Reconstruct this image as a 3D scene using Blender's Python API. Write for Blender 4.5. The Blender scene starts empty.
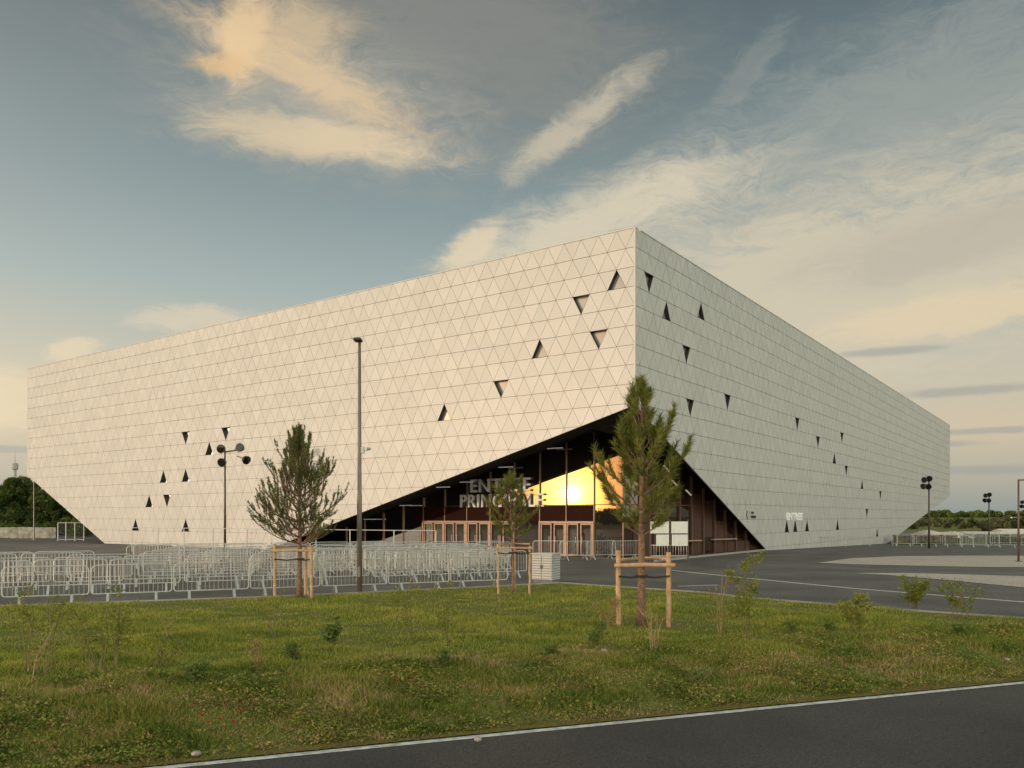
import bpy, bmesh, math, random
import numpy as np
from mathutils import Vector, Matrix

random.seed(7)
RNG = np.random.default_rng(7)
S = bpy.context.scene
COL = S.collection
PI = math.pi
F = 807.7          # focal length in pixels of the 1024-wide frame
HZ = 517.0         # pixel row of the horizon
CAMZ = 2.5

# ------------------------------------------------------------------ places
C0 = Vector((6.548, 43.0, 0))                 # front corner of the arena
UR = Vector((0.5855, 0.8109, 0)).normalized() # along the shaded facade
UL = Vector((-UR.y, UR.x, 0))                 # along the sunlit facade
ROTB = math.atan2(UR.y, UR.x)
SUN = Vector((-0.9258, -0.3868, 0.0285)).normalized()

def g(x, y):
    """height of the paved ground: level, falling slightly along the shaded facade"""
    r = (x - C0.x) * UR.x + (y - C0.y) * UR.y
    return -0.0147 * min(max(r - 21.0, 0.0), 90.0)

def at(px, Y):
    return (px - 512.0) / F * Y

def ground(px, py):
    """point of the paved ground seen at a pixel"""
    z = 0.0
    for _ in range(12):
        Y = (CAMZ - z) * F / (py - HZ)
        z = g(at(px, Y), Y)
    return Vector((at(px, Y), Y, z))

# ------------------------------------------------------------------ materials
def new_mat(name):
    m = bpy.data.materials.new(name)
    m.use_nodes = True
    nt = m.node_tree
    b = nt.nodes['Principled BSDF']
    return m, nt, b

def mat(name, col, rough=0.6, metal=0.0, var=0.12, scale=3.0, bump=0.0, bscale=40.0, spec=0.5, coords='Object'):
    m, nt, b = new_mat(name)
    b.inputs['Roughness'].default_value = rough
    b.inputs['Metallic'].default_value = metal
    b.inputs['Specular IOR Level'].default_value = spec
    tc = nt.nodes.new('ShaderNodeTexCoord')
    n = nt.nodes.new('ShaderNodeTexNoise')
    n.inputs['Scale'].default_value = scale
    n.inputs['Detail'].default_value = 6
    nt.links.new(tc.outputs[coords], n.inputs['Vector'])
    r = nt.nodes.new('ShaderNodeValToRGB')
    r.color_ramp.elements[0].position = 0.3
    r.color_ramp.elements[1].position = 0.7
    r.color_ramp.elements[0].color = tuple(c * (1 - var) for c in col) + (1,)
    r.color_ramp.elements[1].color = tuple(min(1, c * (1 + var)) for c in col) + (1,)
    nt.links.new(n.outputs['Fac'], r.inputs[0])
    nt.links.new(r.outputs[0], b.inputs['Base Color'])
    if bump:
        n2 = nt.nodes.new('ShaderNodeTexNoise')
        n2.inputs['Scale'].default_value = bscale
        n2.inputs['Detail'].default_value = 4
        nt.links.new(tc.outputs[coords], n2.inputs['Vector'])
        bp = nt.nodes.new('ShaderNodeBump')
        bp.inputs['Strength'].default_value = bump
        bp.inputs['Distance'].default_value = 0.02
        nt.links.new(n2.outputs['Fac'], bp.inputs['Height'])
        nt.links.new(bp.outputs[0], b.inputs['Normal'])
    return m

def attr_mat(name, stops, rough=0.7, trans=0.0, noise=None, spec=0.2):
    """colour picked from a ramp by a per-leaf attribute 'rnd', shifted by a patchy noise over the place"""
    m, nt, b = new_mat(name)
    b.inputs['Roughness'].default_value = rough
    b.inputs['Specular IOR Level'].default_value = spec
    a = nt.nodes.new('ShaderNodeAttribute')
    a.attribute_name = 'rnd'
    fac = a.outputs['Fac']
    if noise:
        sc, amt = noise
        tc = nt.nodes.new('ShaderNodeTexCoord')
        mp = nt.nodes.new('ShaderNodeMapping')
        mp.inputs['Scale'].default_value = (sc[0], sc[1], sc[2])
        n = nt.nodes.new('ShaderNodeTexNoise')
        n.inputs['Scale'].default_value = 1
        n.inputs['Detail'].default_value = 5
        n.inputs['Roughness'].default_value = 0.6
        nt.links.new(tc.outputs['Object'], mp.inputs[0])
        nt.links.new(mp.outputs[0], n.inputs['Vector'])
        mm = nt.nodes.new('ShaderNodeMath'); mm.operation = 'MULTIPLY_ADD'
        nt.links.new(n.outputs['Fac'], mm.inputs[0])
        mm.inputs[1].default_value = amt
        mm.inputs[2].default_value = -amt * 0.5
        ad = nt.nodes.new('ShaderNodeMath'); ad.operation = 'ADD'
        nt.links.new(fac, ad.inputs[0]); nt.links.new(mm.outputs[0], ad.inputs[1])
        fac = ad.outputs[0]
    r = nt.nodes.new('ShaderNodeValToRGB')
    while len(r.color_ramp.elements) < len(stops):
        r.color_ramp.elements.new(0.5)
    for e, (p, c) in zip(r.color_ramp.elements, stops):
        e.position = p
        e.color = tuple(c) + (1,)
    nt.links.new(fac, r.inputs[0])
    nt.links.new(r.outputs[0], b.inputs['Base Color'])
    if trans:
        t = nt.nodes.new('ShaderNodeBsdfTranslucent')
        nt.links.new(r.outputs[0], t.inputs[0])
        mx = nt.nodes.new('ShaderNodeMixShader')
        mx.inputs[0].default_value = trans
        nt.links.new(b.outputs[0], mx.inputs[1]); nt.links.new(t.outputs[0], mx.inputs[2])
        nt.links.new(mx.outputs[0], nt.nodes['Material Output'].inputs[0])
    return m

def cladding_mat():
    m, nt, b = new_mat('cladding_panel')
    b.inputs['Roughness'].default_value = 0.42
    b.inputs['Specular IOR Level'].default_value = 0.35
    a = nt.nodes.new('ShaderNodeAttribute'); a.attribute_name = 'rnd'
    tc = nt.nodes.new('ShaderNodeTexCoord')
    n = nt.nodes.new('ShaderNodeTexNoise')
    n.inputs['Scale'].default_value = 0.35; n.inputs['Detail'].default_value = 5
    nt.links.new(tc.outputs['Object'], n.inputs['Vector'])
    mp = nt.nodes.new('ShaderNodeMapping'); mp.inputs['Scale'].default_value = (6, 6, 0.25)
    n2 = nt.nodes.new('ShaderNodeTexNoise'); n2.inputs['Scale'].default_value = 1; n2.inputs['Detail'].default_value = 3
    nt.links.new(tc.outputs['Object'], mp.inputs[0]); nt.links.new(mp.outputs[0], n2.inputs['Vector'])
    s1 = nt.nodes.new('ShaderNodeMath'); s1.operation = 'ADD'
    nt.links.new(n.outputs['Fac'], s1.inputs[0]); nt.links.new(n2.outputs['Fac'], s1.inputs[1])
    s2 = nt.nodes.new('ShaderNodeMath'); s2.operation = 'MULTIPLY_ADD'
    nt.links.new(s1.outputs[0], s2.inputs[0]); s2.inputs[1].default_value = 0.35
    nt.links.new(a.outputs['Fac'], s2.inputs[2])
    r = nt.nodes.new('ShaderNodeValToRGB')
    r.color_ramp.elements[0].position = 0.2; r.color_ramp.elements[0].color = (0.405, 0.400, 0.382, 1)
    r.color_ramp.elements[1].position = 1.1 if False else 1.0; r.color_ramp.elements[1].color = (0.478, 0.472, 0.453, 1)
    nt.links.new(s2.outputs[0], r.inputs[0])
    nt.links.new(r.outputs[0], b.inputs['Base Color'])
    return m

def asphalt_mat(name, col, scale=60.0, patch=0.25, rough=0.75, spec=0.4):
    m, nt, b = new_mat(name)
    b.inputs['Roughness'].default_value = rough
    b.inputs['Specular IOR Level'].default_value = spec
    tc = nt.nodes.new('ShaderNodeTexCoord')
    n = nt.nodes.new('ShaderNodeTexNoise'); n.inputs['Scale'].default_value = scale; n.inputs['Detail'].default_value = 3
    n.inputs['Roughness'].default_value = 0.7
    n2 = nt.nodes.new('ShaderNodeTexNoise'); n2.inputs['Scale'].default_value = 0.35; n2.inputs['Detail'].default_value = 6
    for q in (n, n2):
        nt.links.new(tc.outputs['Object'], q.inputs['Vector'])
    r = nt.nodes.new('ShaderNodeValToRGB')
    r.color_ramp.elements[0].position = 0.28; r.color_ramp.elements[0].color = tuple(c * 0.30 for c in col) + (1,)
    r.color_ramp.elements[1].position = 0.75; r.color_ramp.elements[1].color = tuple(c * 2.1 for c in col) + (1,)
    nt.links.new(n.outputs['Fac'], r.inputs[0])
    r2 = nt.nodes.new('ShaderNodeValToRGB')
    r2.color_ramp.elements[0].position = 0.3; r2.color_ramp.elements[0].color = (1 - patch,) * 3 + (1,)
    r2.color_ramp.elements[1].position = 0.7; r2.color_ramp.elements[1].color = (1 + patch * .4,) * 3 + (1,)
    nt.links.new(n2.outputs['Fac'], r2.inputs[0])
    mx = nt.nodes.new('ShaderNodeMix'); mx.data_type = 'RGBA'; mx.blend_type = 'MULTIPLY'; mx.inputs[0].default_value = 1
    nt.links.new(r.outputs[0], mx.inputs[6]); nt.links.new(r2.outputs[0], mx.inputs[7])
    nt.links.new(mx.outputs[2], b.inputs['Base Color'])
    bp = nt.nodes.new('ShaderNodeBump'); bp.inputs['Strength'].default_value = 0.5; bp.inputs['Distance'].default_value = 0.006
    nt.links.new(n.outputs['Fac'], bp.inputs['Height']); nt.links.new(bp.outputs[0], b.inputs['Normal'])
    return m

def soil_mat(name):
    m, nt, b = new_mat(name)
    b.inputs['Roughness'].default_value = 0.9
    b.inputs['Specular IOR Level'].default_value = 0.1
    tc = nt.nodes.new('ShaderNodeTexCoord')
    n = nt.nodes.new('ShaderNodeTexNoise'); n.inputs['Scale'].default_value = 1.3; n.inputs['Detail'].default_value = 9
    n.inputs['Roughness'].default_value = 0.7
    nt.links.new(tc.outputs['Object'], n.inputs['Vector'])
    r = nt.nodes.new('ShaderNodeValToRGB')
    cs = [(0.3, (0.08, 0.105, 0.022)), (0.5, (0.14, 0.145, 0.034)), (0.62, (0.19, 0.15, 0.06)), (0.75, (0.26, 0.18, 0.09))]
    while len(r.color_ramp.elements) < 4: r.color_ramp.elements.new(0.5)
    for e, (p, c) in zip(r.color_ramp.elements, cs):
        e.position = p; e.color = c + (1,)
    nt.links.new(n.outputs['Fac'], r.inputs[0]); nt.links.new(r.outputs[0], b.inputs['Base Color'])
    return m

def glass_mat(name, fac=0.22, dark=(0.012, 0.010, 0.009)):
    m = bpy.data.materials.new(name); m.use_nodes = True
    nt = m.node_tree
    nt.nodes.remove(nt.nodes['Principled BSDF'])
    d = nt.nodes.new('ShaderNodeBsdfDiffuse'); d.inputs[0].default_value = dark + (1,)
    gl = nt.nodes.new('ShaderNodeBsdfGlossy'); gl.inputs[0].default_value = (0.95, 0.93, 0.9, 1); gl.inputs['Roughness'].default_value = 0.012
    fr = nt.nodes.new('ShaderNodeFresnel'); fr.inputs[0].default_value = 1.5
    ad = nt.nodes.new('ShaderNodeMath'); ad.operation = 'ADD'; ad.use_clamp = True
    nt.links.new(fr.outputs[0], ad.inputs[0]); ad.inputs[1].default_value = fac
    tc = nt.nodes.new('ShaderNodeTexCoord')
    n = nt.nodes.new('ShaderNodeTexNoise'); n.inputs['Scale'].default_value = 0.5
    nt.links.new(tc.outputs['Object'], n.inputs['Vector'])
    bp = nt.nodes.new('ShaderNodeBump'); bp.inputs['Strength'].default_value = 0.02; bp.inputs['Distance'].default_value = 0.02
    nt.links.new(n.outputs['Fac'], bp.inputs['Height']); nt.links.new(bp.outputs[0], gl.inputs['Normal'])
    mx = nt.nodes.new('ShaderNodeMixShader')
    nt.links.new(ad.outputs[0], mx.inputs[0]); nt.links.new(d.outputs[0], mx.inputs[1]); nt.links.new(gl.outputs[0], mx.inputs[2])
    nt.links.new(mx.outputs[0], nt.nodes['Material Output'].inputs[0])
    return m

def emit_mat(name, col, st):
    m, nt, b = new_mat(name)
    b.inputs['Base Color'].default_value = col + (1,)
    b.inputs['Emission Color'].default_value = col + (1,)
    b.inputs['Emission Strength'].default_value = st
    return m

M = {}
M['clad'] = cladding_mat()
M['joint'] = mat('panel_joint', (0.23, 0.215, 0.19), 0.8)  # seam backing and panel edges, a darker tone than the panels
M['reveal'] = mat('reveal_dark', (0.035, 0.030, 0.027), 0.6)
M['pane'] = glass_mat('window_pane', 0.05, (0.27, 0.27, 0.265))
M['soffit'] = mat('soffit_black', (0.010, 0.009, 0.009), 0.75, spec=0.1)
M['roof'] = mat('roof_membrane', (0.3, 0.3, 0.29), 0.8)
M['glass'] = glass_mat('entrance_glass', 0.085)
M['glass_brown'] = glass_mat('smoked_glass', 0.03, (0.030, 0.014, 0.009))
M['spandrel'] = mat('spandrel_glass', (0.022, 0.006, 0.004), 0.6, spec=0.04)
M['mullion'] = mat('mullion_bronze', (0.22, 0.13, 0.085), 0.5, 0.2)
M['mullion_dark'] = mat('mullion_dark', (0.075, 0.040, 0.026), 0.6, 0.0)
M['wood_panel'] = mat('dark_brown_panel', (0.055, 0.021, 0.013), 0.7, scale=6, var=0.3)
M['door_frame'] = mat('door_frame', (0.33, 0.20, 0.14), 0.5)
M['concrete'] = mat('concrete', (0.30, 0.28, 0.25), 0.85, bump=0.2)
M['lamp_white'] = emit_mat('soffit_lamp', (1.0, 0.93, 0.85), 0.10)
M['letters'] = mat('sign_letter', (0.60, 0.60, 0.61), 0.5)
M['black_ink'] = mat('black_print', (0.02, 0.02, 0.02), 0.6)
M['white_ink'] = mat('white_print', (0.9, 0.9, 0.9), 0.5)
M['galv'] = mat('galvanised_steel', (0.47, 0.465, 0.44), 0.45, 0.35, var=0.15, scale=8)
M['mast'] = mat('bronze_mast_paint', (0.085, 0.062, 0.047), 0.5, 0.3)
M['tallmast'] = mat('tall_mast_paint', (0.17, 0.15, 0.13), 0.45, 0.4)
M['black'] = mat('black_housing', (0.015, 0.014, 0.014), 0.55)
M['lens'] = glass_mat('lamp_lens', 0.0, (0.012, 0.012, 0.012))
M['bark'] = mat('pine_bark', (0.17, 0.10, 0.062), 0.9, var=0.45, scale=14, bump=0.8, bscale=25)
M['log'] = mat('peeled_log', (0.40, 0.255, 0.145), 0.8, var=0.25, scale=9, bump=0.4, bscale=20)
M['strap'] = mat('rubber_strap', (0.015, 0.014, 0.013), 0.7)
M['cabinet'] = mat('cabinet_paint', (0.40, 0.40, 0.38), 0.55, var=0.06)
M['cabinet_dark'] = mat('cabinet_joint', (0.12, 0.12, 0.12), 0.7)
M['board'] = mat('board_back', (0.55, 0.56, 0.52), 0.5, 0.1, var=0.08)
M['asphalt'] = asphalt_mat('road_asphalt', (0.054, 0.047, 0.042), 34, 0.35)
M['plaza'] = asphalt_mat('plaza_asphalt', (0.108, 0.094, 0.082), 16, 0.45)
M['pale_paving'] = asphalt_mat('pale_paving', (0.40, 0.335, 0.275), 18, 0.12)
M['paint'] = mat('worn_white_paint', (0.55, 0.54, 0.50), 0.7, var=0.35, scale=9)
M['soil'] = soil_mat('verge_soil')
M['field'] = soil_mat('field_soil')
M['stem'] = mat('sapling_stem', (0.13, 0.11, 0.045), 0.8)
M['drystem'] = mat('dry_stem', (0.26, 0.20, 0.09), 0.8)
M['needle'] = attr_mat('pine_needle', [(0.0, (0.070, 0.095, 0.020)), (0.5, (0.175, 0.195, 0.042)), (1.0, (0.32, 0.29, 0.075))], trans=0.4)
M['needle_grey'] = attr_mat('pine_needle_dull', [(0.0, (0.052, 0.066, 0.022)), (0.5, (0.125, 0.138, 0.044)), (1.0, (0.22, 0.205, 0.075))], trans=0.15)
M['grass'] = attr_mat('lawn_grass', [(0.0, (0.065, 0.110, 0.018)), (0.35, (0.215, 0.275, 0.038)), (0.62, (0.41, 0.385, 0.070)), (1.0, (0.54, 0.43, 0.16))], trans=0.4, noise=((0.28, 1.5, 0.4), 1.25))
M['weed'] = attr_mat('bank_weed', [(0.0, (0.070, 0.110, 0.020)), (0.36, (0.21, 0.26, 0.040)), (0.54, (0.37, 0.32, 0.082)), (0.68, (0.46, 0.29, 0.145)), (1.0, (0.58, 0.42, 0.25))], trans=0.35, noise=((0.55, 1.0, 0.6), 1.15))
M['leaf'] = attr_mat('sapling_leaf', [(0.0, (0.09, 0.13, 0.018)), (0.5, (0.19, 0.23, 0.035)), (1.0, (0.34, 0.30, 0.06))], trans=0.4)
M['leaf_dark'] = attr_mat('sapling_leaf_dark', [(0.0, (0.07, 0.11, 0.022)), (1.0, (0.15, 0.20, 0.045))], trans=0.3)
M['leaf_dry'] = attr_mat('dry_leaf', [(0.0, (0.20, 0.14, 0.05)), (1.0, (0.38, 0.28, 0.10))], trans=0.3)
M['tree_leaf'] = attr_mat('tree_leaf', [(0.0, (0.035, 0.058, 0.014)), (0.5, (0.085, 0.12, 0.028)), (1.0, (0.16, 0.18, 0.045))], trans=0.25)
M['hill_leaf'] = attr_mat('hill_leaf', [(0.0, (0.030, 0.042, 0.018)), (0.5, (0.06, 0.072, 0.028)), (1.0, (0.11, 0.10, 0.045))], trans=0.1)
M['poppy'] = mat('poppy_petal', (0.38, 0.020, 0.010), 0.6)
M['stone'] = mat('pale_stone', (0.30, 0.26, 0.21), 0.85, bump=0.3)
M['mesh_fence'] = mat('fence_wire', (0.30, 0.31, 0.30), 0.5, 0.4)
M['hoarding'] = mat('pale_hoarding', (0.27, 0.26, 0.22), 0.8, var=0.45, scale=2)
M['tarp'] = mat('pale_sheeting', (0.72, 0.60, 0.48), 0.8, var=0.15, scale=1)
M['far_tower'] = mat('far_tower_concrete', (0.30, 0.30, 0.29), 0.8)
M['hedge_dark'] = mat('site_timber', (0.10, 0.075, 0.045), 0.9, var=0.5, scale=1.5)

# ------------------------------------------------------------------ object helpers
def tag(o, label=None, cat=None, group=None, kind=None):
    if label: o['label'] = label
    if cat: o['category'] = cat
    if group: o['group'] = group
    if kind: o['kind'] = kind
    return o

def empty(name, loc, label, cat, group=None, rz=0.0):
    o = bpy.data.objects.new(name, None)
    COL.objects.link(o)
    o.location = loc
    o.rotation_euler = (0, 0, rz)
    o.empty_display_size = 0.2
    return tag(o, label, cat, group)

class MB:
    def __init__(s):
        s.v = []; s.f = []; s.mi = []; s.rnd = []; s.cur = 0
    def add(s, vs, fs, rnd=0.5):
        b = len(s.v)
        s.v.extend([tuple(p) for p in vs])
        for f in fs:
            s.f.append(tuple(b + i for i in f)); s.mi.append(s.cur); s.rnd.append(rnd)
    def box(s, c, size, rz=0.0, bev=0.0):
        cx, cy, cz = c; hx, hy, hz = size[0] / 2, size[1] / 2, size[2] / 2
        ca, sa = math.cos(rz), math.sin(rz)
        if bev > 0:
            b = min(bev, hx * .9, hy * .9, hz * .9)
            out = []
            loops = []
            for (z, ins) in ((-hz, b), (-hz + b, 0), (hz - b, 0), (hz, b)):
                pts = [(-hx + ins + (b if ins == 0 else 0), -hy + ins), (hx - ins - (b if ins == 0 else 0), -hy + ins),
                       (hx - ins, -hy + ins + (b if ins == 0 else 0)), (hx - ins, hy - ins - (b if ins == 0 else 0)),
                       (hx - ins - (b if ins == 0 else 0), hy - ins), (-hx + ins + (b if ins == 0 else 0), hy - ins),
                       (-hx + ins, hy - ins - (b if ins == 0 else 0)), (-hx + ins, -hy + ins + (b if ins == 0 else 0))]
                loops.append([(cx + x * ca - y * sa, cy + x * sa + y * ca, cz + z) for x, y in pts])
            vs = [p for l in loops for p in l]
            fs = [tuple(range(7, -1, -1)), tuple(range(24, 32))]
            for k in range(3):
                for i in range(8):
                    j = (i + 1) % 8
                    fs.append((k * 8 + i, k * 8 + j, k * 8 + 8 + j, k * 8 + 8 + i))
            s.add(vs, fs)
            return
        vs = []
        for z in (-hz, hz):
            for x, y in ((-hx, -hy), (hx, -hy), (hx, hy), (-hx, hy)):
                vs.append((cx + x * ca - y * sa, cy + x * sa + y * ca, cz + z))
        s.add(vs, [(3, 2, 1, 0), (4, 5, 6, 7), (0, 1, 5, 4), (1, 2, 6, 5), (2, 3, 7, 6), (3, 0, 4, 7)])
    def tube(s, pts, rad, n=8, cap=True):
        pts = [Vector(p) for p in pts]
        if not isinstance(rad, (list, tuple)): rad = [rad] * len(pts)
        ref = None
        vs = []
        for i, p in enumerate(pts):
            t = (pts[min(i + 1, len(pts) - 1)] - pts[max(i - 1, 0)]).normalized()
            if ref is None:
                ref = Vector((1, 0, 0)) if abs(t.x) < .9 else Vector((0, 1, 0))
            u = (ref - t * ref.dot(t)).normalized(); ref = u
            w = t.cross(u)
            for k in range(n):
                a = 2 * PI * k / n
                vs.append(p + (u * math.cos(a) + w * math.sin(a)) * rad[i])
        fs = []
        for i in range(len(pts) - 1):
            for k in range(n):
                k2 = (k + 1) % n
                fs.append((i * n + k, i * n + k2, (i + 1) * n + k2, (i + 1) * n + k))
        if cap:
            fs.append(tuple(range(n - 1, -1, -1))); fs.append(tuple((len(pts) - 1) * n + k for k in range(n)))
        s.add(vs, fs)
    def prism(s, poly, ext):
        """extrude a planar polygon (3-D points) by a vector"""
        e = Vector(ext); n = len(poly)
        vs = [Vector(p) for p in poly] + [Vector(p) + e for p in poly]
        fs = [tuple(range(n - 1, -1, -1)), tuple(range(n, 2 * n))]
        for i in range(n):
            j = (i + 1) % n
            fs.append((i, j, n + j, n + i))
        s.add(vs, fs)
    def build(s, name, mats, parent=None, smooth=False, label=None):
        me = bpy.data.meshes.new(name)
        me.from_pydata(s.v, [], s.f)
        if not isinstance(mats, (list, tuple)): mats = [mats]
        for m in mats: me.materials.append(m)
        if len(mats) > 1: me.polygons.foreach_set('material_index', s.mi)
        a = me.attributes.new('rnd', 'FLOAT', 'FACE'); a.data.foreach_set('value', s.rnd)
        if smooth: me.polygons.foreach_set('use_smooth', [True] * len(me.polygons))
        me.update()
        o = bpy.data.objects.new(name, me)
        COL.objects.link(o)
        if parent is not None: o.parent = parent
        if label: o['label'] = label
        return o

def tri_mesh(name, V, T, rnd, material, parent=None):
    """fast triangle mesh from numpy arrays with a per-face random value"""
    me = bpy.data.meshes.new(name)
    V = np.asarray(V, np.float32); T = np.asarray(T, np.int32)
    me.vertices.add(len(V)); me.vertices.foreach_set('co', V.ravel())
    me.loops.add(T.size); me.loops.foreach_set('vertex_index', T.ravel())
    me.polygons.add(len(T))
    me.polygons.foreach_set('loop_start', np.arange(0, T.size, 3, dtype=np.int32))
    me.polygons.foreach_set('loop_total', np.full(len(T), 3, np.int32))
    a = me.attributes.new('rnd', 'FLOAT', 'FACE'); a.data.foreach_set('value', np.asarray(rnd, np.float32))
    me.materials.append(material)
    me.update(calc_edges=True)
    o = bpy.data.objects.new(name, me)
    COL.objects.link(o)
    if parent is not None: o.parent = parent
    return o

def copy_tree(o, parent=None):
    c = o.copy(); COL.objects.link(c)
    if parent is not None: c.parent = parent
    for ch in list(o.children): copy_tree(ch, c)
    return c

def text_mesh(txt, size, depth, bold=0.0, spacing=1.0):
    cu = bpy.data.curves.new('tmp_text', 'FONT')
    cu.body = txt; cu.size = size; cu.extrude = depth; cu.offset = bold; cu.space_character = spacing
    ob = bpy.data.objects.new('tmp_text', cu)
    COL.objects.link(ob)
    dg = bpy.context.evaluated_depsgraph_get()
    me = bpy.data.meshes.new_from_object(ob.evaluated_get(dg))
    bpy.data.objects.remove(ob); bpy.data.curves.remove(cu)
    return me

def sheet(name, outline, z0, material, step=None):
    """a flat sheet lying z0 above the paved ground; outline in plan"""
    bm = bmesh.new()
    f = bm.faces.new([bm.verts.new((x, y, 0)) for x, y in outline])
    bmesh.ops.triangulate(bm, faces=[f])
    if step:
        for _ in range(4):
            long = [e for e in bm.edges if e.calc_length() > step]
            if not long: break
            bmesh.ops.subdivide_edges(bm, edges=long, cuts=1)
            bmesh.ops.triangulate(bm, faces=[f for f in bm.faces if len(f.verts) > 3])
    for v in bm.verts: v.co.z = g(v.co.x, v.co.y) + z0
    bmesh.ops.recalc_face_normals(bm, faces=bm.faces)
    me = bpy.data.meshes.new(name); bm.to_mesh(me); bm.free()
    me.materials.append(material)
    o = bpy.data.objects.new(name, me); COL.objects.link(o)
    return o

# ------------------------------------------------------------------ the ground
def hillh(x, y):
    d = math.hypot(x, y)
    r = (x - C0.x) * UR.x + (y - C0.y) * UR.y
    z = g(x, y) - 0.35
    if y < 22: z = min(z, -0.75)
    # a low rise far off to the east
    k = max(0.0, min(1.0, (d - 260) / 400))
    z += k * k * (3 - 2 * k) * (4.0 if x > 0 and y > 0 else 1.5)
    return z

def build_ground():
    xs = [-1600, -1100, -800, -600, -450, -350, -280, -220, -170, -130, -100, -75, -50, -25, 0, 25, 50, 75, 100, 130, 170, 220, 280, 350, 450, 600, 800, 1100, 1600]
    vs = [(x, y, hillh(x, y)) for y in xs for x in xs]
    n = len(xs)
    mb = MB()
    mb.add(vs, [(j * n + i, j * n + i + 1, (j + 1) * n + i + 1, (j + 1) * n + i) for j in range(n - 1) for i in range(n - 1)])
    tag(mb.build('ground', M['field']), kind='structure')

build_ground()

def pxpoly(name, pts, z0, material, step=8.0):
    P = [ground(*p) for p in pts]
    return tag(sheet(name, [(p.x, p.y) for p in P], z0, material, step), kind='structure')

pxpoly('paving', [(818, 563), (850, 558.6), (900, 556.2), (960, 555.8), (1060, 555.8), (1060, 567.4), (990, 567.4), (920, 566), (860, 564.6)], 0.014, M['pale_paving'])
pxpoly('paving', [(853, 573.2), (900, 573.2), (960, 574.6), (1060, 577.5), (1060, 591), (1000, 585.5), (950, 580.5), (890, 575.4)], 0.014, M['pale_paving'])

def painted_line(name, pts, w, z0, wig=0.0):
    P = [ground(*p) for p in pts]
    poly = []; back = []
    for i, p in enumerate(P):
        t = (P[min(i + 1, len(P) - 1)] - P[max(i - 1, 0)]); t.z = 0; t.normalize()
        nrm = Vector((-t.y, t.x, 0))
        poly.append((p.x + nrm.x * w / 2, p.y + nrm.y * w / 2)); back.append((p.x - nrm.x * w / 2, p.y - nrm.y * w / 2))
    return tag(sheet(name, poly + back[::-1], z0, M['paint'], 8.0), kind='structure')
painted_line('road_marking', [(672, 570.5), (730, 576.5), (790, 582.5), (850, 588.3), (900, 592.3), (960, 597.2), (1060, 605)], 0.22, 0.008)
painted_line('road_marking', [(678, 586.3), (718, 585.2)], 0.16, 0.008)

# near road
ROADZ = -0.42
def road_edge(x): return 10.98 + 0.3696 * x
def near_sheet(name, d0, d1, z, material, x0=-60, x1=90, zx=None):
    N = 60
    mb = MB()
    vs = []
    for i in range(N + 1):
        x = x0 + (x1 - x0) * i / N
        vs.append((x, road_edge(x) + d0, z)); vs.append((x, road_edge(x) + d1, z))
    mb.add(vs, [(2 * i, 2 * i + 2, 2 * i + 3, 2 * i + 1) for i in range(N)])
    return tag(mb.build(name, material), kind='structure')
near_sheet('road', -8.5, 0.35, ROADZ, M['asphalt'])
near_sheet('road_marking', -0.15, -0.005, ROADZ + 0.005, M['paint'])
near_sheet('shoulder', -40.0, -8.45, ROADZ - 0.02, M['field'])

# grass verge
FAR = [(-60, -6), (-40, 8.5), (-24, 17.0), (-13.84, 21.83), (-10.92, 23.08), (-7.58, 24.33), (-3.66, 26.4), (-0.43, 28.2), (1.77, 29.7), (3.1, 28.4), (4.93, 26.9),
       (6.03, 25.9), (7.2, 23.9), (9.19, 21.95), (10.8, 20.4), (12.2, 19.2), (14, 18.6), (30, 24.5), (60, 35.5), (90, 46.5)]
FX = [p[0] for p in FAR]; FY = [p[1] for p in FAR]
def far_edge(x): return float(np.interp(x, FX, FY))
def build_forecourt():
    N, K = 90, 36
    mb = MB(); vs = []
    for i in range(N + 1):
        x = -100 + 262 * i / N
        y0 = far_edge(x) - 0.35
        for j in range(K + 1):
            y = y0 + (210 - y0) * (j / K) ** 1.3
            vs.append((x, y, g(x, y)))
    mb.add(vs, [(i * (K + 1) + j, (i + 1) * (K + 1) + j, (i + 1) * (K + 1) + j + 1, i * (K + 1) + j + 1) for i in range(N) for j in range(K)])
    tag(mb.build('forecourt', M['plaza']), kind='structure')
build_forecourt()
def verge_z(x, y):
    d = y - road_edge(x)
    k = max(0.0, min(1.0, d / 2.9)); k = k * k * (3 - 2 * k)
    bump = 0.05 * math.sin(x * 1.7 + y * .6) * math.sin(y * 1.3 - x * .4) + 0.03 * math.sin(x * 3.9 + 1.3) * math.sin(y * 3.1)
    e = far_edge(x) - y
    fade = max(0.0, min(1.0, min(d / 0.8, e / 0.8)))
    return ROADZ + 0.02 + (-ROADZ + 0.05) * k + bump * fade
def build_verge():
    N, K = 260, 60
    mb = MB(); vs = []
    for i in range(N + 1):
        x = -45 + 100 * i / N
        y0, y1 = road_edge(x), far_edge(x) 
        for j in range(K + 1):
            y = y0 + (y1 - y0) * j / K
            vs.append((x, y, verge_z(x, y)))
    mb.add(vs, [(i * (K + 1) + j, (i + 1) * (K + 1) + j, (i + 1) * (K + 1) + j + 1, i * (K + 1) + j + 1) for i in range(N) for j in range(K)])
    tag(mb.build('grass_verge', M['soil'], smooth=True), kind='structure')
build_verge()

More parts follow.
